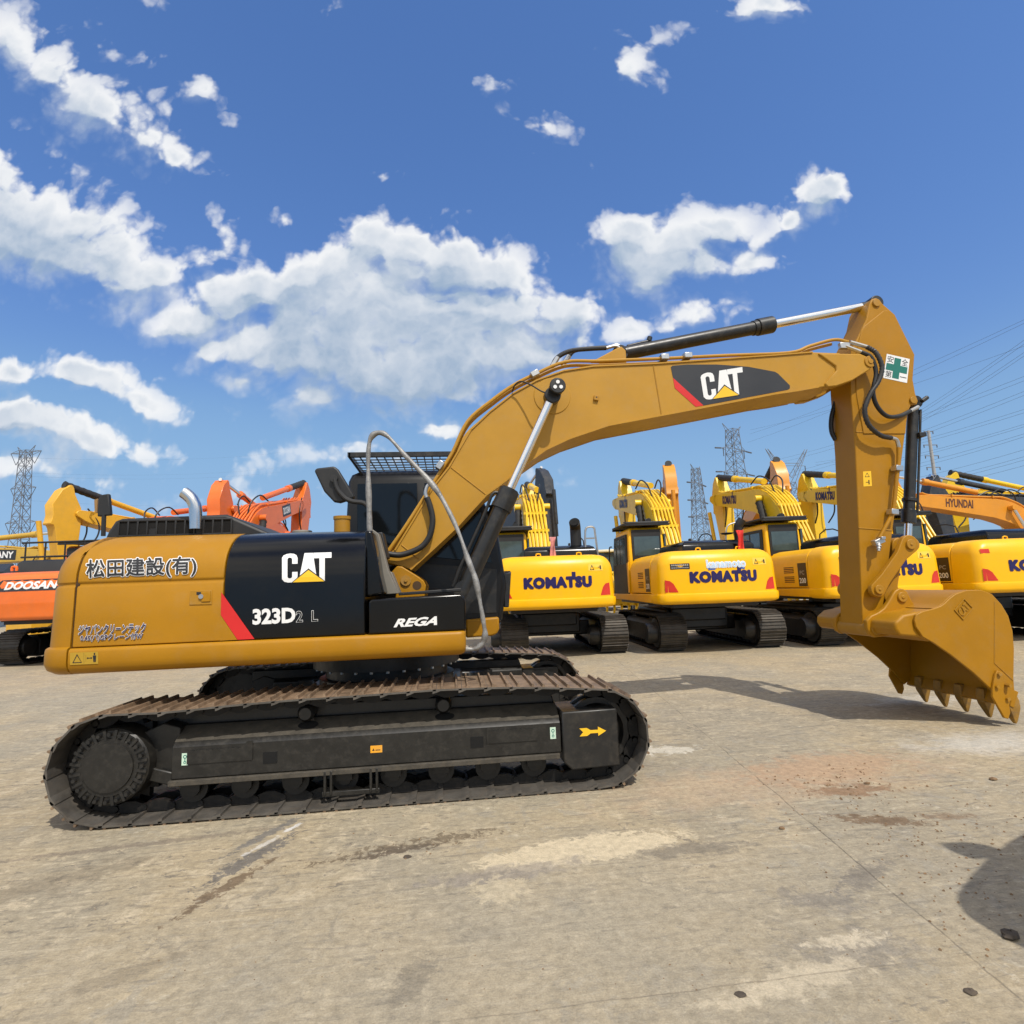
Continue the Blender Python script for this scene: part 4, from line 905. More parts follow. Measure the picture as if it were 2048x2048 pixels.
# boom decal
DEC = [(1341.6, 734), (1345, 731.5), (1374, 729), (1434.8, 729), (1497, 733.5), (1550, 743.5), (1556, 747), (1580, 771), (1579.5, 777), (1575, 779.5), (1407, 811)]
fnp = lambda Y: (lambda a, b: B3(a, b, Y))
dc = polys(MB(), [DEC+[(1346, 755.5)]], fnp(-BY-.003)).build('boom_decal', CHARV, bm_, smooth=0, label='charcoal decal with white three-letter mark')
polys(MB(), [[(1346, 755.5), (1407, 811), (1391.5, 813.5), (1349.5, 776)]], fnp(-BY-.0032)).build('red_stripe', REDV, dc, smooth=0)
q = [(1400, 747.5), (1484.5, 734), (1489.5, 788), (1408.5, 800.5)]
w_, t_, b_ = MB(), MB(), MB(); catlogo(w_, t_, b_, plane_fn(q, -BY-.005), plane_fn(q, -BY-.0065), plane_fn(q, -BY-.008))
lg = w_.build('logo', WHITE, dc, smooth=0); b_.build('triangle_border', CHARV, dc, smooth=0); t_.build('triangle', YELV, dc, smooth=0)

# ---- stick
SY = .175
STICK_PX = [(1733, 638), (1739, 608), (1744, 598), (1752, 595.5), (1759, 599), (1765, 607), (1780, 620), (1790, 629), (1829.5, 709), (1826, 759), (1831, 787), (1836.5, 802), (1834, 809), (1823, 809), (1817, 822), (1814, 840), (1783, 1080), (1766, 1219), (1758, 1247), (1752, 1267), (1738, 1270), (1725, 1252), (1719, 1088), (1711, 900), (1700.5, 765), (1703, 700), (1712, 682)]
STICK = [B(a, b, -SY) for a, b in STICK_PX]
sk = MB().prism(STICK, -SY, SY).build('stick', CATY, EX, bevel=.010, smooth=30)
mb = MB(); mb.prism([B(a, b, -SY) for a, b in ((1722, 662), (1728, 652), (1766, 622), (1776, 620), (1786, 629), (1826, 709), (1822, 760), (1812, 842), (1810, 868), (1726, 868), (1712, 790), (1709, 720))], -SY-.010, -SY+.002); mb.build('stick_side_plate', CATY, sk, bevel=.007)
for a, b, r in ((1752, 606.5, .048), (1825, 801, .042)):
    mb = MB(); c = B3(a, b, -SY); mb.cyl(c+Vector((0, -.02, 0)), c+Vector((0, .02, 0)), r, seg=24); mb.build('stick_pin', CATY2, sk, bevel=.004)
mb = MB()
for a, b in (((1711, 864), (1808, 866)), ((1717, 1056), (1783, 1061))): mb.tube([B3(*a, -SY), B3(*b, -SY)], .007, 6)
mb.build('weld_seam', CATY2, sk)
sg = [(1773.6, 707.5), (1819.5, 718), (1814, 766), (1766.4, 755.6)]
fn = plane_fn(sg, -SY-.0125); pl = polys(MB(), [[(0, 0), (1, 0), (1, 1), (0, 1)]], fn).build('safety_sign', WHITE, sk, smooth=0, label='white sign with green cross and four characters')
fn = plane_fn(sg, -SY-.0140); polys(MB(), [[(.36, .08), (.64, .08), (.64, .36), (.95, .36), (.95, .64), (.64, .64), (.64, .92), (.36, .92), (.36, .64), (.05, .64), (.05, .36), (.36, .36)]], fn).build('green_cross', GRNV, pl, smooth=0)
for k, (u0, v0) in (('an', (.06, .68)), ('zen', (.68, .68)), ('dai', (.06, .06)), ('ichi', (.68, .18))):
    mb = MB(); lettering(mb, k, lambda u, v, u0=u0, v0=v0, k=k: fn(u0+u*.27, v0+v*(.27 if k != 'ichi' else .03))); mb.build('lettering', BLKV, pl, smooth=0)
fn = plane_fn([(1726, 943), (1742, 942), (1744, 972), (1727, 973)], -SY-.0015)
wl = polys(MB(), [[(0, 0), (1, 0), (1, 1), (0, 1)]], fn).build('warning_label', YELV, sk, smooth=0)
fn = plane_fn([(1726, 943), (1742, 942), (1744, 972), (1727, 973)], -SY-.003)
polys(MB(), [[(.2, .62), (.8, .62), (.74, .65), (.27, .65)], [(.2, .62), (.27, .65), (.5, .86), (.5, .92)], [(.8, .62), (.5, .92), (.5, .86), (.74, .65)], [(.3, .25), (.68, .25), (.68, .29), (.3, .29)], [(.62, .12), (.74, .12), (.74, .42), (.62, .42)]], fn).build('warning_symbols', BLKV, wl, smooth=0)
# stick hoses, steel line, valve
HA = [(1733, 693.5, -.30), (1752, 706, -.33), (1764, 734, -.34), (1757, 762, -.33), (1741, 787, -.32), (1729.5, 818, -.31), (1737, 849, -.30), (1761, 870.5, -.28), (1783, 876, -.26)]
HB = [(1722, 704, -.29), (1742, 715, -.31), (1752, 746, -.31), (1746, 783, -.30), (1754, 812, -.28), (1774, 832, -.26), (1798, 832, -.23), (1820, 822, -.18)]
MB().tube([B3(*p) for p in HA], .026, 12, 9, rib=.10).build('stick_hose', mat('ribbed_hose_guard', (.045, .042, .040), .4, metal=.3, var=.3), sk)
MB().tube([B3(*p) for p in HB], .024, 12, 8).build('stick_hose', RUBBER, sk)
for pp in ([B3(1700, 684, -.285), B3(1733, 693.5, -.30)], [B3(1690, 692, -.275), B3(1722, 704, -.29)], [B3(1783, 876, -.26), B3(1793, 880, -.25), B3(1797.5, 895, -.24)], [B3(1818, 823, -.18), B3(1836, 814, -.15)]):
    MB().tube(pp, .022, 10, 4 if len(pp) > 2 else 1).build('hose_fitting', STEEL, sk)
mb = MB(); mb.box(B3(1688, 692, -.265), (.12, .05, .07)); mb.build('hose_block', STEEL, sk, bevel=.006)
MB().tube([B3(*p) for p in ((1797, 892, -.24), (1797, 925, -.24), (1793, 960, -.24), (1788, 1010, -.24), (1783, 1030, -.24), (1770, 1055, -.24), (1759, 1076, -.24))], .021, 12, 4).build('steel_line', CATY, sk)
for a, b in ((1794, 937), (1785, 1024)):
    mb = MB(); mb.box(B3(a, b, -.235), (.085, .09, .06), Matrix.Rotation(R(6), 3, 'Y')); mb.build('pipe_clamp', STEEL, sk, bevel=.005)
mb = MB(); c = B3(1756, 1083, -.25); mb.box(c, (.12, .07, .06), Matrix.Rotation(R(-20), 3, 'Y')); mb.cyl(c+Vector((-.02, -.03, -.02)), c+Vector((-.045, -.05, -.09)), .022, seg=12); mb.cyl(c+Vector((-.03, -.04, -.05)), c+Vector((-.035, -.043, -.062)), .032, seg=6); mb.cyl(c+Vector((-.045, -.05, -.09)), c+Vector((-.05, -.055, -.11)), .016, seg=10); mb.box(c+Vector((.03, -.01, .035)), (.05, .09, .03)); mb.build('shutoff_valve', STEEL, sk, bevel=.004)
MB().tube([B3(*p) for p in ((1672, 800, .12), (1663, 835, .14), (1663, 862, .15), (1671, 880, .14))], .026, 10, 5).build('stick_hose', RUBBER, sk)
# bucket cylinder behind the stick
f0 = Vector((B(1825, 806, 0)[0], 0, B(1825, 806, 0)[1])); e0 = Vector((B(1815, 1090, 0)[0], 0, B(1815, 1090, 0)[1])); 
f0.x += .01; ax = (e0-f0).normalized(); g = f0+ax*1.46
mb = MB(); mb.cyl(f0, g, .060, seg=24); mb.cyl(g-ax*.14, g+ax*.02, .076, seg=24); mb.cyl(g-ax*.28, g-ax*.24, .075, seg=24); mb.cyl(f0-Vector((0, .06, 0)), f0+Vector((0, .06, 0)), .075, seg=20); mb.tube([f0+ax*.1+Vector((.055, -.05, 0)), f0+ax*.6+Vector((.06, -.05, 0)), g-ax*.1+Vector((.065, -.05, 0))], .015, 8, 3); mb.box(f0+ax*.42+Vector((.06, -.03, 0)), (.09, .14, .05)); mb.cyl(f0+Vector((.0, -.12, -.02)), f0+Vector((.08, -.12, .03)), .025, seg=10)
bc = mb.build('bucket_cylinder', BLKP, EX, bevel=.005)
mb = MB(); mb.cyl(g, e0-ax*.06, .040, seg=20); mb.build('piston_rod', CHROME, bc)
mb = MB(); mb.cyl(e0-Vector((0, .09, 0)), e0+Vector((0, .09, 0)), .075, seg=24); mb.build('rod_eye', CATY2, bc, bevel=.006)
# linkage
p1 = Vector((B(1818, 1089, -.26)[0], 0, B(1818, 1089, -.26)[1])); p2 = Vector((B(1755, 1179, -.26)[0], 0, B(1755, 1179, -.26)[1])); p3 = Vector((B(1802, 1194, -.26)[0], 0, B(1802, 1194, -.26)[1]))
def link(mb, a, b, ra, rb, w, y0, y1, mid=None):
    d = (b-a).normalized(); n = Vector((-d.z, 0, d.x)); pl = []
    def arc(c, r, a0): return [(c.x+r*(d.x*math.cos(q)+n.x*math.sin(q)), c.z+r*(d.z*math.cos(q)+n.z*math.sin(q))) for q in [a0+math.pi*(i/10-.5) for i in range(11)]]
    L_ = (b-a).length
    pl = arc(b, rb, 0)+[((b-d*L_*.25+n*w).x, (b-d*L_*.25+n*w).z), ((a+d*L_*.25+n*w).x, (a+d*L_*.25+n*w).z)]+arc(a, ra, math.pi)+[((a+d*L_*.25-n*w).x, (a+d*L_*.25-n*w).z), ((b-d*L_*.25-n*w).x, (b-d*L_*.25-n*w).z)]
    mb.prism(pl, y0, y1)
for s in (-1, 1):
    mb = MB(); link(mb, p1, p2, .105, .085, .065, s*.275, s*.215); lk = mb.build('idler_link', CATY, EX, bevel=.008)
    for c, r in ((p1, .055), (p2, .05)): mb = MB(); mb.cyl((c.x, s*.27, c.z), (c.x, s*.297, c.z), r, seg=24); mb.cyl((c.x, s*.29, c.z), (c.x, s*.305, c.z), .014, seg=10); mb.build('link_pin', CATY2, lk, bevel=.004)
mb = MB(); link(mb, p1, p3, .09, .09, .055, -.13, .13); mb.build('power_link', CATY, EX, bevel=.012)
# ---- bucket
KY = .655
SIDE = [(1829.5, 1239), (1833, 1229), (1845, 1223), (1869, 1217), (1882, 1212), (1890, 1206), (1899, 1197), (1911, 1188), (1932, 1181), (1962, 1180), (1984, 1188), (2003.5, 1209), (2017, 1232), (2025.5, 1262), (2028.5, 1297), (2027.5, 1357), (2030, 1395), (2012, 1412), (1980, 1376), (1948, 1346), (1901, 1309), (1867, 1285.5), (1846, 1274), (1832, 1253)]
SD = [B(a, b, -KY) for a, b in SIDE]
mb = MB()
for s in (-1, 1): mb.prism(SD, s*KY, s*(KY-.028))
# wrapper sheet from the rear lip of the top round to the cutting edge
arc_i = list(range(0, 17)); outer = [Vector((SD[i][0], 0, SD[i][1])) for i in arc_i]; cen = Vector((sum(p.x for p in outer)/len(outer), 0, sum(p.z for p in outer)/len(outer)-.1))
inner = [p+(cen-p).normalized()*.03 for p in outer]
pl = [(p.x, p.z) for p in outer[3:]]+[(p.x, p.z) for p in inner[3:][::-1]]
mb.prism(pl, -(KY-.027), KY-.027)
buc = mb.build('bucket', CATY, EX, bevel=.006, smooth=35)
# rounded top beam with the mouth lip
mb = MB(); c1 = [B(a, b, -KY) for a, b in ((1776, 1232), (1783, 1222), (1800, 1218), (1835, 1214), (1869, 1217), (1880, 1214), (1880, 1226), (1850, 1245), (1848, 1276), (1832, 1268), (1800, 1264), (1776, 1268))]
c1 = [B(a, b, -.4) for a, b in ((1776, 1236), (1782, 1226), (1795, 1221), (1822, 1218), (1850, 1216))]
dx = B(1829.5, 1239, -KY); zt = SD[3][1]; zb = SD[22][1]
beam = [(SD[3][0]+.02, zt-.004), (SD[2][0], SD[2][1]-.002), (SD[1][0]-.12, SD[1][1]+.0), (SD[0][0]-.19, SD[0][1]-.02), (SD[0][0]-.20, SD[0][1]-.09), (SD[0][0]-.16, SD[0][1]-.16), (SD[22][0]-.02, SD[22][1]-.005), (SD[21][0], SD[21][1]), (SD[21][0]+.03, SD[21][1]+.05), (SD[0][0]+.16, SD[0][1]-.04), (SD[3][0]+.04, zt-.05)]
mb.prism(beam, -(KY-.03), KY-.03); mb.build('top_beam', CATY, buc, bevel=.03, seg=3)
# hanger ears with pins
EARB = [(1732, 1241), (1741, 1231), (1755, 1225), (1767, 1216), (1776, 1203), (1783, 1190), (1789, 1181), (1797, 1176.5), (1806, 1178), (1813, 1184), (1823, 1204), (1833, 1214), (1850, 1222), (1850, 1250), (1800, 1260), (1774, 1272), (1748, 1275), (1738, 1269), (1733, 1257)]
for s in (-1, 1):
    mb = MB(); mb.prism([B(a, b, -.27) for a, b in EARB], s*.285, s*.225); er = mb.build('bucket_ear', CATY, buc, bevel=.012)
    for a, b, r in ((1752, 1258, .062), (1803, 1194, .055)): c = B(a, b, -.28); mb = MB(); mb.cyl((c[0], s*.28, c[1]), (c[0], s*.305, c[1]), r, seg=26); mb.cyl((c[0], s*.30, c[1]), (c[0], s*.312, c[1]), .02, seg=12); mb.build('bucket_pin', CATY2, er, bevel=.005)
c = B(1752, 1258, -.28); mb = MB(); mb.cyl((c[0], -.22, c[1]), (c[0], .22, c[1]), .085, seg=28); mb.build('pin_bush', CATY2, buc)
# embossed mark, wear strip line
q = [(1927, 1197), (1946, 1215), (1927, 1238), (1908, 1220)]; q = [(1908, 1220), (1927, 1196), (1946, 1216), (1926, 1240)]
fn = plane_fn(q, -KY-.001); mb = MB(); 
def bar(mb, fn_, fo, u0, v0, u1, v1): 
    ps = [fn_(a, b) for a, b in ((u0, v0), (u1, v0), (u1, v1), (u0, v1))]; mb.sheet(ps, Vector((0, -.008, 0)))
for a in ((0, 0, 1, .07), (0, .93, 1, 1), (0, .07, .05, .93), (.95, .07, 1, .93)): bar(mb, fn, 0, *a)
lv, lf, *_ = TM['CATs']; uv, fs = text_uv('CATs')
top_ = [fn(.12+u*.76, .18+v*.62)+Vector((0, -.008, 0)) for u, v in uv]; mb.add(top_, fs)
mb.build('embossed_mark', CATY2, buc, smooth=0)
MB().tube([B3(1989, 1204, -KY), B3(1989, 1270, -KY), B3(1988.5, 1326, -KY), B3(2026, 1361, -KY)], .006, 6).build('weld_seam', CATY2, buc)
# side cutters, cutting edge, teeth
CUT = [(1981, 1374), (1986, 1348), (1990, 1340), (2002, 1345), (2006, 1352), (2001, 1380), (2013, 1405), (2016, 1424), (2012, 1437), (2004, 1435), (1980, 1392)]
CT = [B(a, b, -KY) for a, b in CUT]
for s in (-1, 1):
    mb = MB(); mb.prism(CT, s*(KY+.028), s*(KY+.001)); ct = mb.build('side_cutter', CATY, buc, bevel=.006)
    for a, b in ((1992, 1347), (1988, 1372), (2012, 1370), (2009, 1396)): c = B(a, b, -KY); mb = MB(); mb.cyl((c[0], s*(KY), c[1]), (c[0], s*(KY+.05), c[1]), .020, seg=6); mb.build('cutter_bolt', CATY2, ct, smooth=0)
le = [(2030, 1395), (2012, 1412), (2005, 1405), (2022, 1388)]
la = Vector((B(2029, 1380, -KY)[0], 0, B(2029, 1380, -KY)[1])); lb = Vector((B(2020, 1412, -KY)[0], 0, B(2020, 1412, -KY)[1]))
d_ = (lb-la).normalized(); n_ = Vector((d_.z, 0, -d_.x))
mb = MB(); mb.prism([((la+n_*.0).x, la.z), (lb.x, lb.z), ((lb-n_*.05).x, (lb-n_*.05).z), ((la-n_*.05).x, (la-n_*.05).z)], -(KY-.001), KY-.001); ce = mb.build('cutting_edge', CATY, buc, bevel=.004)
tipx, tipz = B(2033.5, 1463, -KY+.05); tipz = .012
for i in range(5):
    y = -KY+.055+i*(2*KY-.11-.12)/4
    root = la+(lb-la)*.3; tip = Vector((tipx, 0, tipz)); dd = (tip-root).normalized(); nn_ = Vector((dd.z, 0, -dd.x))
    mb = MB(); L_ = (tip-root).length
    def rg(t, w, h): c = root+dd*L_*t; return [(c+nn_*h*a).to_tuple() if False else ((c+nn_*h*a).x, y+b*w, (c+nn_*h*a).z) for a, b in ((-1, -1), (-1, 1), (1, 1), (1, -1))]
    mb.loft([rg(-.05, .045, .045), rg(.25, .048, .065), rg(.45, .045, .06)]); ad = mb.build('tooth_adapter', TOOTH, buc, bevel=.008)
    mb = MB(); mb.loft([rg(.38, .046, .066), rg(.50, .044, .060), rg(.72, .034, .038), rg(.92, .022, .018), rg(1.0, .014, .008)]); mb.build('tooth', TOOTH, ad, bevel=.006)

# ------------------------------------------------------------------ excavators of the rows behind
F0 = Vector((.2, 1.83)); TIP0 = Vector((B(1733, 727, -.26)[0], B(1733, 727, -.26)[1]))
def rot2(p, c, a): x, z = p[0]-c[0], p[1]-c[1]; return (c[0]+x*math.cos(a)-z*math.sin(a), c[1]+x*math.sin(a)+z*math.cos(a))
BOOM_L = [(a, b) for a, b in BOOM]
STICK_L = [(a, b) for a, b in STICK]
PIPE_L = [B(a, b, -.255) for a, b in PIPE]
PATH_B = track_path(-1.62, .42, .40, 1.66, .40, .385, [(1.25, .80), (.5, .825), (-.4, .81), (-1.2, .815)])
SHARED = {}
def shared(key, fn):
    if key not in SHARED:
        o = fn(); SHARED[key] = o; return o, True
    o = SHARED[key].copy(); COL.objects.link(o); return o, False
def kwrite(mb, key, cx, cz, w, h, surf, base=None):
    return lettering(mb, key, lambda u, v: surf(cx+(u-.5)*w, cz+(v-.5)*h), base)
def excavator(name, label, loc, heading, paint, boom_a=0.0, boom_dx=0.0, boom_dz=0.0, scale=1.0, stick_a=0.0, group='excavators parked in rows behind', cab=True, boom_paint=None, pipes=6, sleeve=False, cw_h=1.14, guard=True, rear_red=True, plain_rear=False, cabglass=None, swing=0.0, ledge=True, cwz=1.07, under=True, stick_paint=None, hood_round=True):
    """forward is local +Y, the rear (counterweight) faces -Y"""
    bp_ = boom_paint or paint; sp_ = stick_paint or bp_
    T = thing(name, label, 'excavator', loc, -R(heading), group); T.scale = (scale,)*3
    P = {}
    if under:
        for s in (-1, 1):
            def mk():
                mb = MB(); track_shoes(mb, PATH_B, 0, .60, 44, axis='y', gr=3, gh=.026); return mb.build('track', [SHOE2, RUST2], None, smooth=0)
            o, _n = shared('track', mk); o.parent = T; o.location = (s*1.12, 0, 0); tk = o
            def mk2():
                mb = MB(); track_chain(mb, PATH_B, 0, 44, 'y'); return mb.build('track_chain', CHAIN, None, smooth=0)
            o, _n = shared('chain', mk2); o.parent = tk
            def mk3():
                mb = MB(); mb.prism([(.24, .16), (.24, .56), (.14, .68), (-.14, .68), (-.24, .56), (-.24, .16)], -1.30, 1.32, 'y'); return mb.build('track_frame', FRAME, None, bevel=.01)
            o, _n = shared('frame', mk3); o.parent = T; o.location = (s*1.12, 0, 0)
            for nm, y, z, r in (('sprocket', -1.62, .42, .33), ('idler_wheel', 1.66, .40, .30)):
                def mk4():
                    mb = MB(); mb.lathe([(0, -.27), (r*.6, -.27), (r*.7, -.22), (r*.72, -.06), (r, -.05), (r, .05), (r*.72, .06), (r*.7, .22), (r*.6, .27), (0, .27)], (0, 0, 0), 'x', 24); return mb.build(nm, BLKP, None)
                o, _n = shared(nm, mk4); o.parent = T; o.location = (s*1.12, y, z)
        def mk5():
            mb = MB(); mb.box((0, 0, .68), (1.5, 2.3, .46)); mb.box((0, .75, .55), (2.0, .40, .34)); mb.box((0, -.75, .55), (2.0, .40, .34)); mb.box((0, -1.0, .78), (1.3, .6, .3)); return mb.build('carbody', BLKP, None, bevel=.03)
        o, _n = shared('carbody', mk5); o.parent = T
        def mk6():
            mb = MB(); mb.cyl((0, 0, .72), (0, 0, 1.05), .62, seg=32); return mb.build('swing_bearing', BLKP, None)
        o, _n = shared('bearing', mk6); o.parent = T
    mb = MB(); mb.box((0, -.35, 1.12), (2.3, 3.6, .16)); mb.box((0, -1.9, 1.04), (1.9, .8, .12)); mb.build('platform', BLKP, T, bevel=.01)
    # counterweight
    z0 = cwz; H = cw_h
    prof = [(z0, .14), (z0+.01, .07), (z0+.045, .012), (z0+.09, 0), (z0+.20, 0), (z0+.215, .006), (z0+.222, .028)] if ledge else [(z0, .14), (z0+.012, .06), (z0+.05, .01), (z0+.10, 0), (z0+.3, .0), (z0+.36, -.02), (z0+.40, -.02)]
    zb = prof[-1][0]; ib = prof[-1][1]
    prof += [(zb+.25, ib+.01), (z0+H*.72, ib+.02), (z0+H*.82, ib+.045), (z0+H*.90, ib+.095), (z0+H*.955, ib+.16), (z0+H*.985, ib+.235), (z0+H, ib+.34)]
    hw0 = 1.33; Rr = 5.0; yr0 = -2.78
    def ins(z):
        for (a, i0), (b, i1) in zip(prof, prof[1:]):
            if z <= b: return i0+(i1-i0)*(z-a)/(b-a)
        return prof[-1][1]
    def plan(i):
        hw = hw0-i; yr = yr0+i*.85; rc = .22; pts = []
        n = 10; x0 = hw-rc
        ys = lambda x: yr+x*x/(2*Rr)
        sl = x0/Rr
        pts.append((hw, -1.95))
        for k in range(7):
            q = R(90*k/6); pts.append((hw-rc+rc*math.cos(q), ys(x0)+rc-rc*math.sin(q)))
        for k in range(1, n): x = x0-2*x0*k/n; pts.append((x, ys(x)))
        pts += [(-x, y) for x, y in pts[:8][::-1]]
        return pts
    mb = MB(); mb.loft([[(x, y, z) for x, y in plan(i)] for z, i in prof]); cw = mb.build('counterweight', paint, T, smooth=45)
    def rear(x, z, lift=.004):
        i = ins(z); return Vector((x, yr0+i*.85+x*x/(2*Rr)-lift, z))
    ztop = z0+H
    if ledge and False: pass
    # engine side bodies behind the cab and on the right
    def flank_prof(s): return [(s*(hw0-.035), z0+.24), (s*(hw0-.035), z0+H*.70), (s*(hw0-.07), z0+H*.84), (s*(hw0-.16), z0+H*.94), (s*(hw0-.34), z0+H*.985), (s*.45, z0+H*.985), (s*.45, z0+.24)]
    for s, y1 in ((-1, -.28), (1, .55)):
        mb = MB(); p = flank_prof(s); mb.loft([[(x, y, z) for x, z in p] for y in (-1.93, y1)]); fl = mb.build('side_panel', paint, T, bevel=.012, smooth=45)
        P['flank%d' % s] = fl
        mb = MB(); mb.prism([(-1.96, z0+.03), (1.6 if s < 0 else 1.5, z0+.06), (1.6 if s < 0 else 1.5, z0+.20), (-1.96, z0+.225)], s*(hw0-.005), s*.75, 'x'); mb.build('side_skirt', paint, T, bevel=.015)
    mb = MB(); mb.box((.85, 1.15, z0+.45), (.85, 1.2, .55)); mb.build('fuel_tank', paint, T, bevel=.03)
    # black engine hood on top
    mb = MB(); zt = z0+H*.97
    if hood_round:
        rings = [[(x, y, z) for x, y in ((-.62+i, -2.25+i*1.6), (1.02-i, -2.25+i*1.6), (1.02-i, -.55-i), (-.62+i, -.55-i))] for z, i in ((zt-.02, 0), (zt+.14, .01), (zt+.22, .05), (zt+.27, .13), (zt+.28, .22))]
    else:
        rings = [[(x, y, z) for x, y in ((-.95+i, -2.2+i*2), (1.1-i, -2.2+i*2), (1.1-i, -.4-i), (-.95+i, -.4-i))] for z, i in ((zt-.02, 0), (zt+.28, .05), (zt+.34, .09))]
    mb.loft(rings); hd = mb.build('engine_hood', BLKG if hood_round else BLKM, T, bevel=.02, smooth=50)
    P['hood'] = hd
    # cab (front left)
    if cab:
        def ring(z, i, yf): return [(-1.30+i, -.22+i), (-.34-i, -.22+i), (-.34-i, yf), (-1.30+i, yf)]
        mb = MB(); mb.loft([[(x, y, z) for x, y in ring(z, i, yf)] for z, i, yf in ((z0+.12, 0, 1.55), (z0+.9, 0, 1.6), (z0+1.80, .03, 1.25), (z0+1.90, .07, 1.1))])
        cb = mb.build('cab', paint, T, bevel=.05, seg=3); P['cab'] = cb
        mb = MB(); mb.prism([(-1.20, z0+1.05), (-.44, z0+1.05), (-.44, z0+1.84), (-1.20, z0+1.84)], -.235, -.20, 'y'); rw = mb.build('rear_window_frame', BLKM, cb, bevel=.01)
        mb = MB(); mb.prism([(-1.15, z0+1.17), (-.49, z0+1.17), (-.49, z0+1.66), (-1.15, z0+1.66)], -.243, -.236, 'y'); mb.build('pane', cabglass or GLASSB, rw, smooth=0)
        mb = MB(); mb.prism([(-.10, z0+.2), (1.50, z0+.2), (1.52, z0+.9), (1.22, z0+1.74), (-.05, z0+1.74)], -1.318, -1.26, 'x'); dr_ = mb.build('door', BLKM, cb, bevel=.01)
        mb = MB(); mb.prism([(.62, z0+.98), (1.42, z0+.98), (1.18, z0+1.66), (.62, z0+1.66)], -1.322, -1.316, 'x'); mb.build('pane', GLASSB, dr_, smooth=0)
        mb = MB(); mb.prism([(.04, z0+.98), (.54, z0+.98), (.54, z0+1.66), (.04, z0+1.66)], -1.322, -1.316, 'x'); mb.build('pane', GLASSB, dr_, smooth=0)
        mb = MB(); mb.prism([(-.20, z0+1.05), (1.42, z0+.85), (1.18, z0+1.70), (-.20, z0+1.72)], -.345, -.30, 'x'); mb.build('pane', GLASSB, cb, smooth=0)
        mb = MB(); mb.tube([(-1.36, 1.45, z0+.75), (-1.42, 1.45, z0+.8), (-1.42, 1.42, z0+1.45), (-1.34, 1.40, z0+1.52)], .018, 8, 4); mb.build('hand_rail', BLKM, cb)
        if guard:
            mb = MB(); mb.box((-.80, .42, z0+2.0), (1.12, 1.55, .05)); mb.box((-.80, -.30, z0+1.955), (1.16, .10, .05)); mb.box((-.80, 1.2, z0+1.96), (1.1, .08, .06)); mb.box((-.82, -.33, z0+2.025), (1.2, .02, .03))
            mb.build('roof_guard', BLKM, cb, bevel=.01)
    # boom
    a = boom_a
    def BP(p): x, z = rot2(p, F0, a); return (x, z+boom_dz)
    n_before = len(T.children)
    pl = [BP(p) for p in BOOM_L]; bw = .30
    mb = MB(); mb.prism([(x, z) for x, z in pl], -bw, bw, 'x'); bo = mb.build('boom', bp_, T, bevel=.012); P['boom'] = bo
    tip = BP(TIP0)
    for k in range(pipes):
        xx = -.25+.5*k/max(1, pipes-1); pts = [Vector((xx+.012*math.sin(i*1.7+k), *BP(p))) for i, p in enumerate(PIPE_L[:-2])]
        MB().tube(pts, .030, 8, 3).build('hydraulic_pipe', bp_, bo)
    mb = MB()
    if pipes:
        for i in (2, 4, 9, 11):
            x, z = BP(PIPE_L[i]); mb.box((0, x, z), (.66, .05, .07))
        mb.build('pipe_clamps', bp_, bo, smooth=0)
        for sx in (-1, 1):
            pts = [Vector((sx*.12+sx*.16*t, *BP(p))) for t, p in zip((0, .5, .9, 1.1), (PIPE_L[6], (PIPE_L[7][0]-.1, PIPE_L[7][1]+.25), (PIPE_L[8][0], PIPE_L[8][1]+.30), (PIPE_L[9][0]+.05, PIPE_L[9][1]+.1)))]
            MB().tube(pts, .022, 8, 4).build('boom_hose', RUBBER, bo)
    # stick
    def SP(p): q = BP(p); return rot2(q, tip, stick_a)
    pl = [SP(p) for p in STICK_L]; mb = MB(); mb.prism(pl, -.20, .20, 'x'); stk = mb.build('stick', sp_, T, bevel=.012); P['stick'] = stk
    for s in (-1, 1):
        mb = MB(); mb.prism([BP(B(aa, bb, -.26)) for aa, bb in EAR], s*.30, s*.22, 'x'); mb.build('boom_tip_ear', bp_, bo, bevel=.01)
    # cylinders
    f = BP((B(1238, 708, 0)[0], B(1238, 708, 0)[1]+.02)); e = SP((B(1745, 610, 0)[0], B(1745, 610, 0)[1])); f = Vector((0, *f)); e = Vector((0, *e)); ax = (e-f).normalized(); L_ = (e-f).length
    mb = MB(); mb.cyl(f, f+ax*L_*.60, .095, seg=18); mb.cyl(f+ax*L_*.56, f+ax*L_*.62, .12, seg=18); sc = mb.build('stick_cylinder', bp_, T)
    if sleeve: MB().tube([f+ax*L_*(.60+.40*i/14) for i in range(15)], lambda t: .115+.012*math.sin(t*45), 12).build('rod_boot', DUSTBL, sc)
    else: mb = MB(); mb.cyl(f+ax*L_*.6, e, .055, seg=14); mb.build('piston_rod', CHROME, sc)
    g = BP((B(1105, 791, -.31))); base = Vector((0, .75, 1.45))
    for s in (-1, 1):
        e2 = Vector((s*.42, *g)); b2 = Vector((s*.42, .75, 1.45)); ax = (e2-b2).normalized(); L_ = (e2-b2).length
        mb = MB(); mb.cyl(b2, b2+ax*L_*.58, .085, seg=16); bc_ = mb.build('boom_cylinder', bp_, T); mb = MB(); mb.cyl(e2-Vector((s*.1, 0, 0)), e2+Vector((s*.1, 0, 0)), .1, seg=16); mb.build('rod_eye', bp_, bc_)
        if sleeve: MB().tube([b2+ax*L_*(.55+.40*i/14) for i in range(15)], lambda t: .10+.012*math.sin(t*45), 12).build('rod_boot', DUSTBL, bc_)
        else: mb = MB(); mb.cyl(b2+ax*L_*.58, e2, .05, seg=14); mb.build('piston_rod', CHROME, bc_)
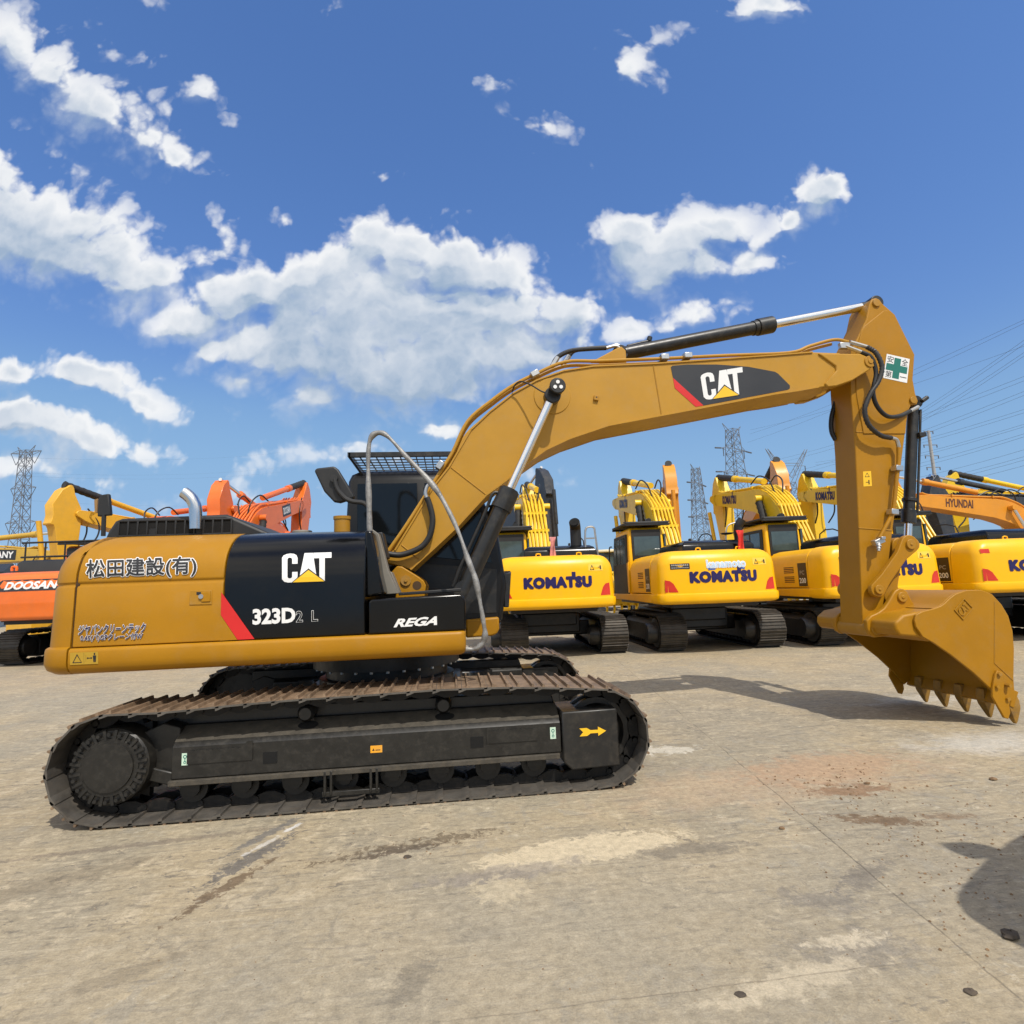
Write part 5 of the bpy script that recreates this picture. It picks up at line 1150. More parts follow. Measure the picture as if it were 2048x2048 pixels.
    f = Vector((0, *SP((B(1829, 806, 0)[0]+.1, B(1829, 806, 0)[1])))); e = Vector((0, *SP(B(1815, 1090, 0)))); ax = (e-f).normalized()
    mb = MB(); mb.cyl(f, f+ax*1.3, .07, seg=14); mb.cyl(f+ax*1.3, e, .04, seg=12); mb.build('bucket_cylinder', bp_, T)
    for sx in (-1, 1):
        pts = [Vector((sx*.24, *BP((B(1690, 690, -.3))))), Vector((sx*.30, *SP(B(1640, 760, -.3)))), Vector((sx*.30, *SP(B(1650, 840, -.3)))), Vector((sx*.24, *SP(B(1705, 900, -.3))))]
        MB().tube(pts, .024, 8, 5).build('stick_hose', RUBBER, stk)
    # bucket hanging from the stick
    def mkb():
        mb = MB()
        for s in (-1, 1): mb.prism(SD, s*.6, s*.57, 'x')
        mb.prism([(p.x, p.z) for p in outer[3:]]+[(p.x, p.z) for p in inner[3:][::-1]], -.57, .57, 'x'); mb.prism(beam, -.57, .57, 'x')
        for s in (-1, 1): mb.prism([B(aa, bb, -.27) for aa, bb in EARB], s*.285, s*.225, 'x')
        for i in range(5): y = -.54+i*.27; mb.prism([(la.x-.02, la.z), (lb.x, lb.z), (tipx, tipz), (lb.x-.07, lb.z+.02)], y-.04, y+.04, 'x')
        return mb
    mb = mkb(); mb.v = [(x, *SP((y, z))) for x, y, z in mb.v]; bu = mb.build('bucket', sp_, T, bevel=0)
    zmin = min(v[2] for v in mb.v)
    for ch in list(T.children)[n_before:]:
        ch.location.x += boom_dx
    P.update(T=T, rear=rear, cw=cw, z0=z0, H=H, hw=hw0, BP=BP, SP=SP, tip=tip)
    return P
def rear_marks(P, red=True, warnp=True):
    rear = P['rear']; z0, H, cw = P['z0'], P['H'], P['cw']
    if red:
        for s in (-1, 1):
            mb = MB(); pl = [(s*1.20, z0+.26), (s*.93, z0+.26), (s*1.02, z0+.44), (s*1.09, z0+.50), (s*1.19, z0+.52)] if s < 0 else [(1.18, z0+.26), (.96, z0+.26), (1.02, z0+.43), (1.08, z0+.50), (1.17, z0+.52)]
            polys(mb, [pl], lambda x, z: rear(x, z, .006)); mb.build('rear_reflector', REFL, cw, smooth=0)
    if warnp:
        mb = MB(); polys(mb, [[(.72, z0+.78), (1.04, z0+.78), (1.04, z0+.93), (.72, z0+.93)]], lambda x, z: rear(x, z, .005)); st = mb.build('warning_label', mat('pale_yellow_label', (.85, .55, .06), .45), cw, smooth=0)
        mb = MB(); polys(mb, [[(.75, z0+.80), (.85, z0+.80), (.84, z0+.81), (.765, z0+.81)], [(.75, z0+.80), (.765, z0+.81), (.80, z0+.88), (.80, z0+.91)], [(.85, z0+.80), (.80, z0+.91), (.80, z0+.88), (.84, z0+.81)], [(.93, z0+.85), (.97, z0+.85), (.97, z0+.86), (.93, z0+.86)], [(.975, z0+.81), (1.005, z0+.81), (1.005, z0+.89), (.975, z0+.89)]], lambda x, z: rear(x, z, .007)); mb.build('warning_symbols', BLKV, st, smooth=0)
def komatsu_word(mb, cx, cz, w, h, surf):
    """block word whose T carries a raised square at the right end of its bar"""
    for i in range(9):
        q_ = 2*math.pi*i/8; r_ = .012*w if i < 8 else 0
        n0 = len(mb.v); kwrite(mb, 'KOM', cx+r_*math.cos(q_), cz+r_*math.sin(q_), w*.98, h*.92, surf); c_ = Vector(surf(cx, cz)); d_ = Vector((0, -1, 0)) if abs(c_.y) > 2 and abs(c_.x) < .32-1e-6 and c_.z < 2.2 else Vector((-1, 0, 0)); mb.v[n0:] = [tuple(Vector(p)+d_*.0004*i) for p in mb.v[n0:]]
    sx = cx-w*.5+w*(TM['KOMAT'][3]-TM['KOM'][2])/(TM['KOM'][3]-TM['KOM'][2])-w*.045
    polys(mb, [[(sx, cz+h*.32), (sx, cz+h*.92), (sx+w*.058, cz+h*.92), (sx+w*.058, cz+h*.32)]], surf)
HD = 3.0
def place(pxc, depth): q = AT(pxc, depth); return (q.x, q.y, 0)
def komatsu(label, pxc, depth, heading, **kw):
    c = AT(pxc, depth); h = R(heading); loc = (c.x+2.78*math.sin(h), c.y+2.78*math.cos(h), 0)
    P = excavator('excavator', label, loc, heading, KOMY, boom_paint=KOMY2, boom_a=kw.pop('boom_a', R(2.2)), stick_a=kw.pop('stick_a', R(-1.5)), boom_dx=.26, boom_dz=.24, sleeve=True, **kw)
    rear_marks(P); rear = P['rear']; z0, H, cw = P['z0'], P['H'], P['cw']
    komatsu_word(MB_ := MB(), .05, z0+.56, 1.46, .23, lambda x, z: rear(x, z, .006)); MB_.build('lettering', NAVY, cw, smooth=0, label='dark blue block lettering across the counterweight')
    fl = P['flank-1']; hw = P['hw']
    side = lambda x: (lambda y, z: Vector((x, y, z)))
    # brown-black stripe panel with the model number, louvres
    sx = -(hw-.031); zc = z0+H*.70
    mb = MB(); polys(mb, [[(-1.90, z0+.27), (-1.55, z0+.27), (-1.55, zc), (-1.90, zc)]], side(sx)); sp = mb.build('stripe_panel', mat('brown_black_vinyl', (.035, .022, .014), .4), fl, smooth=0)
    mb = MB(); kwrite(mb, '200', -1.72, z0+.40, -.26, .12, side(sx-.003)); mb.build('model_number', WHITE, sp, smooth=0); mb = MB(); kwrite(mb, 'PC', -1.72, z0+.58, -.18, .09, side(sx-.003)); mb.build('model_prefix', mat('dim_white_vinyl', (.35, .33, .30), .5), sp, smooth=0)
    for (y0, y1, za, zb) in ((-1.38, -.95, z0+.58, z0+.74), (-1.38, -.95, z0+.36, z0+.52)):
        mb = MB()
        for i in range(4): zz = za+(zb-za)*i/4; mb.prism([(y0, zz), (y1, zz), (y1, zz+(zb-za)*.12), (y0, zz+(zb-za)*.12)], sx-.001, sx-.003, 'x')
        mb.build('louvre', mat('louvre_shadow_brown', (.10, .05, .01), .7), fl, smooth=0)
    # lettering on the boom side
    bx = -.303; p0 = P['BP'](B(1380, 765, -.29)); p1 = P['BP'](B(1520, 752, -.29)); d = Vector((p1[0]-p0[0], p1[1]-p0[1])); n = Vector((-d.y, d.x)).normalized()
    f = lambda u, v: Vector((bx, p0[0]+d.x*(1-u)+n.x*(v-.5), p0[1]+d.y*(1-u)+n.y*(v-.5)))
    mb = MB(); komatsu_word(mb, .25, .5, 1.25, .28, lambda u, v: f(u, v)); mb.build('lettering', NAVY, P['boom'], smooth=0)
    # rail, exhaust and tool rack details
    return P
PA = komatsu('yellow excavator directly behind the near cab, tall black exhaust on its hood', 1112, 11.9, 3.0)
PB = komatsu('yellow excavator with a white rental sticker above its blue rear lettering', 1446, 11.9, 3.4)
PC_ = komatsu('yellow excavator half hidden by the near stick, black sticker on its rear', 1783, 11.9, 3.4)
PD = komatsu('yellow excavator at the right edge, behind the bucket, its long flank showing grey lettering', 2092, 11.8, 3.4)
# exhaust pipe and grab rail on the first, stickers on the others
T = PA['T']; z0 = PA['z0']; zt = z0+PA['H']
mb = MB(); mb.tube([(.62, -1.9, zt), (.62, -1.9, zt+.55), (.61, -1.95, zt+.68), (.58, -2.06, zt+.76)], .125, 18, 4); ex_ = mb.build('exhaust_pipe', BLKM, T)
mb = MB(); mb.cyl((.575, -2.075, zt+.768), (.572, -2.083, zt+.774), .112, seg=18); mb.build('pipe_mouth', mat('black_void', (.002, .002, .002), .9), ex_)
mb = MB(); mb.tube([(.78, -2.15, zt+.0), (.80, -2.15, zt+.55), (.90, -2.15, zt+.64), (1.0, -2.15, zt+.62), (1.02, -2.15, zt+.5), (1.06, -2.15, zt-.05)], .022, 8, 3); mb.box((.9, -2.15, zt+.38), (.2, .03, .03)); mb.build('grab_rail', STEEL, T)
mb = MB(); polys(mb, [[(-1.13, z0+.72), (-.95, z0+.72), (-.95, z0+.84), (-1.13, z0+.84)]], lambda x, z: PA['rear'](x, z, .006)); mb.build('black_sticker', BLKV, PA['cw'], smooth=0)
r_ = PB['rear']; z0 = PB['z0']
mb = bold(MB(), 'kanamoto', lambda l: (lambda u, v: r_(.12+(u-.5)*.84, z0+.83+(v-.5)*.16, l)), .07, 8, .007, .0002); o_ = mb.build('rental_sticker', WHITE, PB['cw'], smooth=0)
mb = MB(); kwrite(mb, 'kanamoto', .12, z0+.83, .84, .16, lambda x, z: r_(x, z, .0105)); mb.build('sticker_lettering', mat('sky_blue_vinyl', (.45, .62, .85), .4), o_, smooth=0)
mb = MB(); polys(mb, [[(-.28, z0+.70), (.52, z0+.70), (.52, z0+.745), (-.28, z0+.745)]], lambda x, z: r_(x, z, .009)); mb.build('sticker_strip', mat('mid_blue_vinyl', (.05, .12, .38), .4), o_, smooth=0)
mb = MB(); polys(mb, [[(-1.06, z0+.74), (-.66, z0+.74), (-.66, z0+.86), (-1.06, z0+.86)]], lambda x, z: r_(x, z, .006)); o_ = mb.build('label_plate', BLKV, PB['cw'], smooth=0)
for za, zb in ((.81, .845), (.76, .785)):
    mb = MB()
    for i in range(9): polys(mb, [[(-1.035+i*.04, z0+za), (-1.008+i*.04, z0+za), (-1.008+i*.04, z0+zb), (-1.035+i*.04, z0+zb)]], lambda x, z: r_(x, z, .008))
    mb.build('plate_characters', mat('dim_white_vinyl', (.35, .33, .30), .5), o_, smooth=0)
r_ = PC_['rear']
mb = MB(); polys(mb, [[(-1.0, z0+.74), (-.45, z0+.74), (-.45, z0+.87), (-1.0, z0+.87)]], lambda x, z: r_(x, z, .006)); o_ = mb.build('black_sticker', BLKV, PC_['cw'], smooth=0)
mb = MB(); kwrite(mb, 'RENT', -.66, z0+.79, .38, .06, lambda x, z: r_(x, z, .008)); mb.build('sticker_lettering', WHITE, o_, smooth=0)
sx = -(PD['hw']-.031); mb = MB(); kwrite(mb, 'SOKUTO', -1.2, z0+.74, -.75, .11, lambda y, z: Vector((sx, y, z))); mb.build('side_lettering', mat('grey_blue_vinyl', (.12, .13, .16), .5), PD['flank-1'], smooth=0)
mb = MB(); polys(mb, [[(-1.17, z0+.84), (-1.0, z0+.84), (-1.0, z0+.93), (-1.17, z0+.93)]], lambda x, z: PD['rear'](x, z, .006)); mb.build('rear_reflector', REFL, PD['cw'], smooth=0)
mb = MB(); r_ = PD['rear']; c0 = (.05, z0+.85)
polys(mb, [[(c0[0]+.13*math.cos(q), c0[1]+.11*math.sin(q)) for q in [2*math.pi*i/24 for i in range(24)]]], lambda x, z: r_(x, z, .006)); o_ = mb.build('round_emblem', mat('pale_grey_vinyl', (.55, .62, .68), .4), PD['cw'], smooth=0)

# bent exhaust and convex mirror on the second machine, mirrors and rails on all four
T = PB['T']; z0 = PB['z0']; zt = z0+PB['H']
mb = MB(); mb.tube([(1.02, -1.5, zt), (1.02, -1.5, zt+.50), (1.04, -1.52, zt+.62), (1.12, -1.56, zt+.74)], .10, 16, 4); mb.build('exhaust_pipe', BLKM, T)
mb = MB(); mb.tube([(.70, -1.5, zt), (.72, -1.5, zt+.40), (.80, -1.5, zt+.62), (1.1, -1.5, zt+.70)], .018, 8, 4); mb.build('mirror_arm', STEEL, T)
mb = MB(); mb.lathe([(0, -.03), (.10, -.02), (.15, .0), (.15, .015), (0, .03)], (.74, -1.52, zt+.42), 'z', 20); mb.build('convex_mirror', BLKM, T)
for P_ in (PA, PB, PC_, PD):
    T = P_['T']; z0 = P_['z0']; zt = z0+P_['H']
    for x in (-.35, .55):
        mb = MB(); mb.tube([(x, -2.32, zt-.02), (x, -2.32, zt+.05), (x+.09, -2.32, zt+.05), (x+.09, -2.32, zt-.02)], .016, 8, 2); mb.build('lifting_eye', KOMY, T)
    mb = MB(); mb.box((1.05, 1.72, zt+.42), (.05, .16, .30)); mr_ = mb.build('side_mirror', BLKM, T, bevel=.02); mb = MB(); mb.tube([(1.05, 1.72, zt+.3), (1.1, 1.7, zt-.2)], .015, 8); mb.build('mirror_arm', BLKM, mr_)
    mb = MB(); mb.tube([(1.28, .7, zt-.1), (1.28, .7, zt+.55), (1.28, 1.6, zt+.55), (1.28, 1.6, zt-.5)], .018, 8, 3); mb.build('hand_rail', BLKM, T)
    mb = MB(); mb.prism([(-.20, z0+.24), (-.03, z0+.24), (-.03, z0+1.0), (-.20, z0+1.02)], -1.322, -1.30, 'x'); mb.build('door_edge_panel', KOMY, T, bevel=.01)
    mb = MB(); mb.cyl((-.62, .1, z0+2.10), (-.62, .24, z0+2.10), .07, seg=14); mb.build('work_lamp', BLKM, T)
def rag(label, P_, x, y, w, h, m):
    rr_ = random.Random(int(x*100)); T = P_['T']; z = P_['z0']+P_['H']+.42; mw = T.matrix_world
    T_l = Matrix.LocRotScale(T.location, T.rotation_euler, T.scale); mb = MB(); rows = []
    for i in range(7):
        t = i/6; rows.append([T_l @ Vector((x+(a-.5)*w*(1-.35*t)+.02*math.sin(a*9+i), y-.02-.03*math.sin(a*7+i*.8)-.05*t, z-h*t)) for a in [k/8 for k in range(9)]])
    for i in range(6): 
        o = len(mb.v)
    vs = [p for r in rows for p in r]; n = 9
    mb.add(vs, [(i*n+k, i*n+k+1, (i+1)*n+k+1, (i+1)*n+k) for i in range(6) for k in range(8)])
    o = mb.build('rag', m, None, smooth=60); sm = o.modifiers.new('thickness', 'SOLIDIFY'); sm.thickness = .006; tag(o, label, 'rag')
rag('red rag hanging over the hood edge of the yellow excavator with the white sticker', PB, .66, -2.30, .16, .62, mat('red_cloth', (.62, .03, .02), .8, var=.15))
rag('dull red and white rag hanging beside the black exhaust of the first yellow excavator', PA, .02, -2.30, .14, .55, mat('faded_pink_cloth', (.55, .22, .20), .85, var=.3, dscale=9))
# other makes, partly hidden
def plainp(label, pxc, depth, heading, paint, at_rear=False, **kw):
    c = AT(pxc, depth); h = R(heading); loc = (c.x+(2.78*math.sin(h) if at_rear else 0), c.y+(2.78*math.cos(h) if at_rear else 0), 0)
    return excavator('excavator', label, loc, heading, paint, **kw)
def boom_word(P, key, m, px0=1380, px1=1520, w=1.0, h=.28, side=1, plate=None):
    p0 = P['BP'](B(px0, 765, -.29)); p1 = P['BP'](B(px1, 752, -.29)); d = Vector((p1[0]-p0[0], p1[1]-p0[1])); n = Vector((-d.y, d.x)).normalized()
    x = side*.303
    def f(u, v, l=0): uu_ = u if side > 0 else 1-u; return Vector((x+side*l, p0[0]+d.x*uu_+n.x*(v-.5)*.6, p0[1]+d.y*uu_+n.y*(v-.5)*.6))
    if plate:
        pb = polys(MB(), [[(-.12, .2), (1.12, .2), (1.12, .8), (-.12, .8)]], lambda u, v: f(u, v, .002)).build('name_plate', plate, P['boom'], smooth=0)
        lettering(MB(), key, lambda u, v: f(u, .3+v*.4, .005)).build('lettering', m, pb, smooth=0)
    else: lettering(MB(), key, lambda u, v: f(u, .25+v*.5, .003)).build('lettering', m, P['boom'], smooth=0)
def by_tip(label, pxt, depth, heading, paint, scale=1.0, **kw):
    """place a machine by the pixel column and distance of its boom tip"""
    q = AT(pxt, depth); h = R(heading); a_ = kw.get('boom_a', 0.0); x, z = rot2(TIP0, F0, a_)
    return excavator('excavator', label, (q.x-x*scale*math.sin(h), q.y-x*scale*math.cos(h), 0), heading, paint, scale=scale, **kw)
# orange pair on the left
P1 = plainp('orange excavator at the left edge with slanted white lettering across its counterweight', 80, 14.3, 5.5, DOOR, True, boom_a=R(1), stick_a=R(-4), ledge=False, cwz=1.08, cw_h=1.10, hood_round=False, sleeve=True, scale=1.1)
r_ = P1['rear']; z0 = P1['z0']
mb = MB(); polys(mb, [[(z, x) for x, z in [(-.70, z0+.66), (.66, z0+.66), (.74, z0+.70), (.74, z0+.88), (.70, z0+.92), (-.70, z0+.92), (-.76, z0+.88), (-.75, z0+.70)]]], lambda z, x: r_(x, z, .006), 12); pb = mb.build('name_plate', CHARV, P1['cw'], smooth=0)
mb = MB(); kwrite(mb, 'DOOSAN', 0, z0+.785, 1.22, .18, lambda x, z: r_(x, z, .009)); mb.build('lettering', WHITE, pb, smooth=0)
mb = MB(); mb.tube([(-.85, -2.3, z0+1.15), (-.85, -2.3, z0+1.24), (-.75, -2.3, z0+1.24), (-.75, -2.3, z0+1.15)], .03, 8, 2); mb.build('lifting_eye', DOOR, P1['T'])
mb = MB()
for z in (.75, 1.12): mb.tube([(-1.6, -1.2, z0+1.15+z-.35), (.9, -1.2, z0+1.15+z-.35)], .025, 8)
for x in (-1.5, -1.0, -.5, 0, .5): mb.tube([(x, -1.2, z0+1.1), (x, -1.2, z0+1.15+.77)], .02, 6)
mb.build('guard_rail', BLKM, P1['T'])
P2 = plainp('orange excavator behind the near engine hood, name plate with white letters on its boom', 326, 14.3, 8.0, DOOR, True, boom_a=R(9), stick_a=R(-10), ledge=False, hood_round=False, sleeve=True, scale=1.1)
boom_word(P2, 'DOOSAN2', WHITE, 1400, 1490, side=1, plate=CHARV)
P11 = by_tip('orange excavator facing the camera, upright stick left of the orange boom with name plate', 446, 21.0, 188, DOOR, 1.2, boom_a=R(1), stick_a=R(3), guard=False)
P3 = by_tip('amber excavator facing the camera, its stick top behind the boom left of the thin pylon', 1353, 21.5, 196, HYUO, 1.08, boom_a=R(8), stick_a=R(6), sleeve=True)
P4 = by_tip('amber excavator facing the camera, its stick top below and left of the forked pylon', 1574, 21.5, 194, HYUO, 1.08, boom_a=R(8), stick_a=R(6), sleeve=True)
P5 = plainp('amber excavator at far right seen side-on, boom pointing left with brown lettering', 2125, 21.0, -84, HYUO, False, boom_a=R(1), stick_a=R(10), hood_round=False, guard=False, scale=1.05)
boom_word(P5, 'HYUNDAI', mat('brown_vinyl', (.10, .035, .02), .5), 1335, 1500, side=-1)
P6 = by_tip('charcoal grey excavator with raised boom standing behind the first yellow one', 1090, 21.5, 160, VOLG, 1.0, boom_a=R(14), stick_a=R(4), guard=False)
boom_word(P6, 'VOLVO', mat('dim_white_vinyl', (.35, .33, .30), .5), 1180, 1330, side=-1)
P7 = by_tip('dark grey excavator behind the near stick, thick black stick hanging under the amber boom', 1905, 25.0, -96, VOLG, 1.25, boom_a=R(-2), stick_a=R(4), guard=False)
P8 = by_tip('dull yellow excavator beyond the left edge, boom reaching right with a dark name plate', 112, 22.5, 98, SANYY, 1.12, boom_a=R(-9), stick_a=R(8))
boom_word(P8, 'SANY', WHITE, 1395, 1520, side=1, plate=CHARV)
P9 = by_tip('golden yellow excavator on the left whose stick stands upright beside the left pylon', 137, 19.5, 208, mat('golden_yellow_paint', (.78, .42, .03), .4, dirt=.12, var=.05), 1.12, boom_a=R(2), stick_a=R(4), pipes=4, sleeve=True)
P10 = by_tip('yellow excavator whose boom peeks over the right edge behind the amber one', 1945, 27.0, -80, KOMY2, 1.2, boom_a=R(4), stick_a=R(4), sleeve=True)

# ------------------------------------------------------------------ lattice pylons, pole and lines
def bar3(mb, a, b, r):
    a = Vector(a); b = Vector(b); d = (b-a)
    if d.length < 1e-4: return
    mb.cyl(a, b, r, seg=4, caps=False)
def lattice(mb, z0, z1, w0, w1, n, r):
    """square lattice column: four legs with crossed braces"""
    def c(z): t = (z-z0)/(z1-z0); w = (w0+(w1-w0)*t)/2; return [Vector((-w, -w, z)), Vector((w, -w, z)), Vector((w, w, z)), Vector((-w, w, z))]
    lv = [z0+(z1-z0)*(1-(1-i/n)**1.15) for i in range(n+1)]
    for i in range(n):
        A, B_ = c(lv[i]), c(lv[i+1])
        for k in range(4):
            bar3(mb, A[k], B_[k], r*1.5); bar3(mb, A[k], B_[(k+1) % 4], r); bar3(mb, A[(k+1) % 4], B_[k], r); bar3(mb, B_[k], B_[(k+1) % 4], r)
def arm(mb, z, w, L, rise, r, dirs=(-1, 1)):
    for s in dirs:
        tip = Vector((s*L, 0, z+rise))
        for y in (-w/2, w/2):
            bar3(mb, (s*w/2, y, z), tip, r); bar3(mb, (s*w/2, y, z+L*.18), tip, r)
        for t in (.25, .5, .75):
            p = Vector((s*w/2, 0, z)).lerp(tip, t); q = Vector((s*w/2, 0, z+L*.18)).lerp(tip, t); bar3(mb, p, q, r*.7)
def insul(mb, p, q, r): mb.cyl(Vector(p), Vector(q), r, seg=6)
def pylon(label, px, depth, top_py, kind, turn):
    b = AT(px, depth); d = ray(px, top_py); h = Vector((math.sin(_y), math.cos(_y), 0)); H = (CL+d*(depth/d.dot(h))).z
    T = thing('pylon', label, 'pylon', (b.x, b.y, 0), R(turn), 'power pylons beyond the yard')
    r = .042*depth/100; mb = MB()
    if kind == 'Y':
        hb = H*.74; lattice(mb, 0, hb, H*.17, H*.055, 11, r)
        for s in (-1, 1):
            tip = Vector((s*H*.18, 0, H))
            for o in (-1, 1):
                bar3(mb, (s*H*.0275, o*H*.0275, hb), tip, r*1.3); bar3(mb, (-s*H*.0, o*H*.0275, hb+H*.03), tip+Vector((-s*H*.02, 0, 0)), r*1.3)
            for t in (.2, .4, .6, .8): bar3(mb, Vector((s*H*.0275, 0, hb)).lerp(tip, t), Vector((0, 0, hb+H*.05)).lerp(tip+Vector((-s*H*.02, 0, 0)), t+.08), r)
        bar3(mb, (-H*.10, 0, H*.89), (H*.10, 0, H*.89), r*1.4); bar3(mb, (-H*.145, 0, H*.87), (H*.145, 0, H*.87), r*1.2)
        arm(mb, H*.60, H*.07, H*.17, 0, r)
        mb.build('lattice', GALV, T, smooth=0)
        for x, z in ((-.145, .87), (.145, .87), (-.17, .60), (.17, .60)): mb = MB(); insul(mb, (x*H, 0, z*H), (x*H, 0, (z-.07)*H), r*2); mb.build('insulator', WIREM, T, smooth=0)
    else:
        wt = H*(.042 if kind == 'T' else .055); lattice(mb, 0, H*.97, H*.088 if kind == 'T' else H*.15, wt, 15, r)
        levels = {'T': ((.95, .115, .012), (.74, .095, 0), (.53, .115, .0)), 'M': ((.84, .12, 0), (.69, .13, 0), (.55, .14, 0))}[kind]
        for z, L, rise in levels: arm(mb, z*H, wt*1.1, L*H, rise*H, r)
        for s in (-1, 1): bar3(mb, (s*wt/2, 0, H*.96), (s*wt*1.6, 0, H), r*1.4); bar3(mb, (s*wt/2, 0, H*.90), (s*wt*1.6, 0, H), r)
        mb.build('lattice', GALV, T, smooth=0)
        for z, L, rise in levels:
            for s in (-1, 1):
                mb = MB(); p = Vector((s*L*H, 0, (z+rise)*H))
                if kind == 'M': insul(mb, p, p+Vector((s*H*.055, 0, -H*.004)), r*3.2); insul(mb, p+Vector((-s*.02*H, 0, 0)), p+Vector((-s*.02*H, 0, -H*.05)), r*2)
                else: bar3(mb, p, p+Vector((-s*H*.045, 0, -H*.075)), r*1.2); bar3(mb, p+Vector((-s*H*.09, 0, -H*.01)), p+Vector((-s*H*.045, 0, -H*.075)), r*1.2)
                mb.build('insulator', WIREM, T, smooth=0)
    return T, H
pylon('steel lattice pylon at the left edge with three pairs of arms', 32, 120, 893, 'T', -18)
pylon('thin steel lattice pylon with many short arms, right of the middle', 1409, 190, 930, 'M', 40)
pylon('tall steel lattice pylon with dark insulators, nearest the near boom', 1491, 130, 849, 'M', 25)
pylon('steel lattice pylon with a forked top', 1600, 150, 897, 'Y', 5)
b = AT(1898, 110); d = ray(1893, 860); zt = (CL+d*(110/d.dot(HF))).z
T = thing('utility_pole', 'slim concrete pole with six short crossarms, right of the near stick', 'pole', (b.x, b.y, 0))
mb = MB(); mb.cyl((0, 0, 0), (0, 0, zt), .45, .28, seg=10); mb.build('pole', CONCP, T)
for i, f_ in enumerate((.995, .90, .825, .745, .645, .57)):
    mb = MB(); w = 1.0 if i == 0 else 1.5; mb.box((0, 0, zt*f_), (w*2, .16, .14)); ca = mb.build('crossarm', GALV, T, smooth=0)
    for s in (-1, 1):
        mb = MB(); mb.cyl((s*w*.95, 0, zt*f_), (s*w*.95, 0, zt*f_-.55), .10, seg=6); mb.build('insulator', WIREM, ca, smooth=0)
mb = MB()
# power lines: pairs sagging between the pylons and the sky at the right
WIRES = [(1500, 860, 2060, 688, 'upper'), (1500, 868, 2060, 634, 'upper'), (1495, 885, 2060, 641, 'upper'), (1700, 900, 2060, 672, 'upper'), (1700, 905, 2060, 680, 'upper'), (1700, 912, 2060, 697, 'upper'), (1700, 920, 2060, 704, 'upper'),
         (1560, 918, 2060, 748, 'middle'), (1560, 925, 2060, 757, 'middle'), (1570, 948, 2060, 778, 'middle'), (1570, 955, 2060, 786, 'middle'), (1630, 925, 2060, 815, 'middle'), (1630, 930, 2060, 822, 'middle'), (1640, 945, 2060, 845, 'middle'), (1640, 950, 2060, 850, 'middle'),
         (1660, 960, 2060, 864, 'lower'), (1660, 968, 2060, 870, 'lower'), (1700, 975, 2060, 896, 'lower'), (1700, 985, 2060, 910, 'lower'), (1700, 990, 2060, 917, 'lower'), (1700, 998, 2060, 928, 'lower'),
         (35, 945, 560, 935, 'left'), (38, 952, 560, 944, 'left'), (40, 1000, 560, 1003, 'left'), (45, 915, 560, 905, 'left')]
LBL = {'upper': 'dark power line in the topmost bundle at the right, above the forked pylon', 'middle': 'dark power line in the middle bundle right of the near stick', 'lower': 'dark power line in the lowest bundle crossing behind the utility pole', 'left': 'thin power line running right from the left pylon'}
for (xa, ya, xb, yb_, g_) in WIRES:
    da, db = (140, 70) if g_ != 'left' else (120, 200)
    a = ray(xa, ya); a = CL+a*(da/a.dot(HF)); b = ray(xb, yb_); b = CL+b*(db/b.dot(HF)); pts = []
    for i in range(13): t = i/12; p = a.lerp(b, t); p.z -= 4*t*(1-t)*(.9 if g_ != 'left' else 1.5); pts.append(p)
    w_ = MB().tube(pts, .018 if g_ != 'left' else .011, 4).build('power_line', WIREM, None)
    tag(w_, LBL[g_], 'cable', 'power lines in the sky')

# ------------------------------------------------------------------ wheel loader cab beyond the first gap, shed at far left
q = AT(1216, 34); T = thing('wheel_loader', 'cream roofed wheel loader far behind, in the gap right of the first yellow excavator', 'wheel loader', (q.x, q.y, 0), -R(10))
mb = MB(); mb.prism([(-2.6, .9), (2.4, .9), (2.4, 1.7), (.9, 2.0), (-2.6, 2.2)], -.9, .9, 'x'); mb.build('body', KOMY2, T, bevel=.06)
mb = MB(); mb.loft([[(x*k, y*k, z) for x, y in ((-.82, -.8), (.82, -.8), (.82, .8), (-.82, .8))] for z, k in ((1.7, 1), (2.4, 1), (3.35, .93))]); cb = mb.build('cab', GLASSB, T, bevel=.03)
mb = MB(); mb.box((0, 0, 3.45), (1.85, 1.9, .16)); mb.build('roof', CREAM, cb, bevel=.05)
for sx in (-1, 1):
    for sy in (-1, 1): mb = MB(); mb.box((sx*.80, sy*.78, 2.55), (.10, .10, 1.75)); mb.build('cab_pillar', BLKM, cb)
for sx in (-1, 1):
    for sy in (-1.6, 1.6):
        mb = MB(); mb.lathe([(0, -.3), (.4, -.3), (.5, -.26), (.78, -.3), (.85, -.2), (.85, .2), (.78, .3), (.5, .26), (.4, .3), (0, .3)], (sx*1.15, sy, .85), 'x', 24); mb.build('wheel', RUBBER, T)
q = AT(-150, 40); T = thing('shed', 'blue grey sheet metal shed at the left edge behind the orange excavator', 'shed', (q.x, q.y, 0), R(25))
mb = MB(); mb.box((0, 0, 1.9), (9.0, 5, 3.8)); mb.build('wall', SHEDW, T)
mb = MB(); mb.prism([(-2.8, 3.8), (2.8, 3.8), (2.8, 3.95), (0, 4.7), (-2.8, 3.95)], -4.7, 4.7, 'x'); mb.build('roof', BLKM, T)

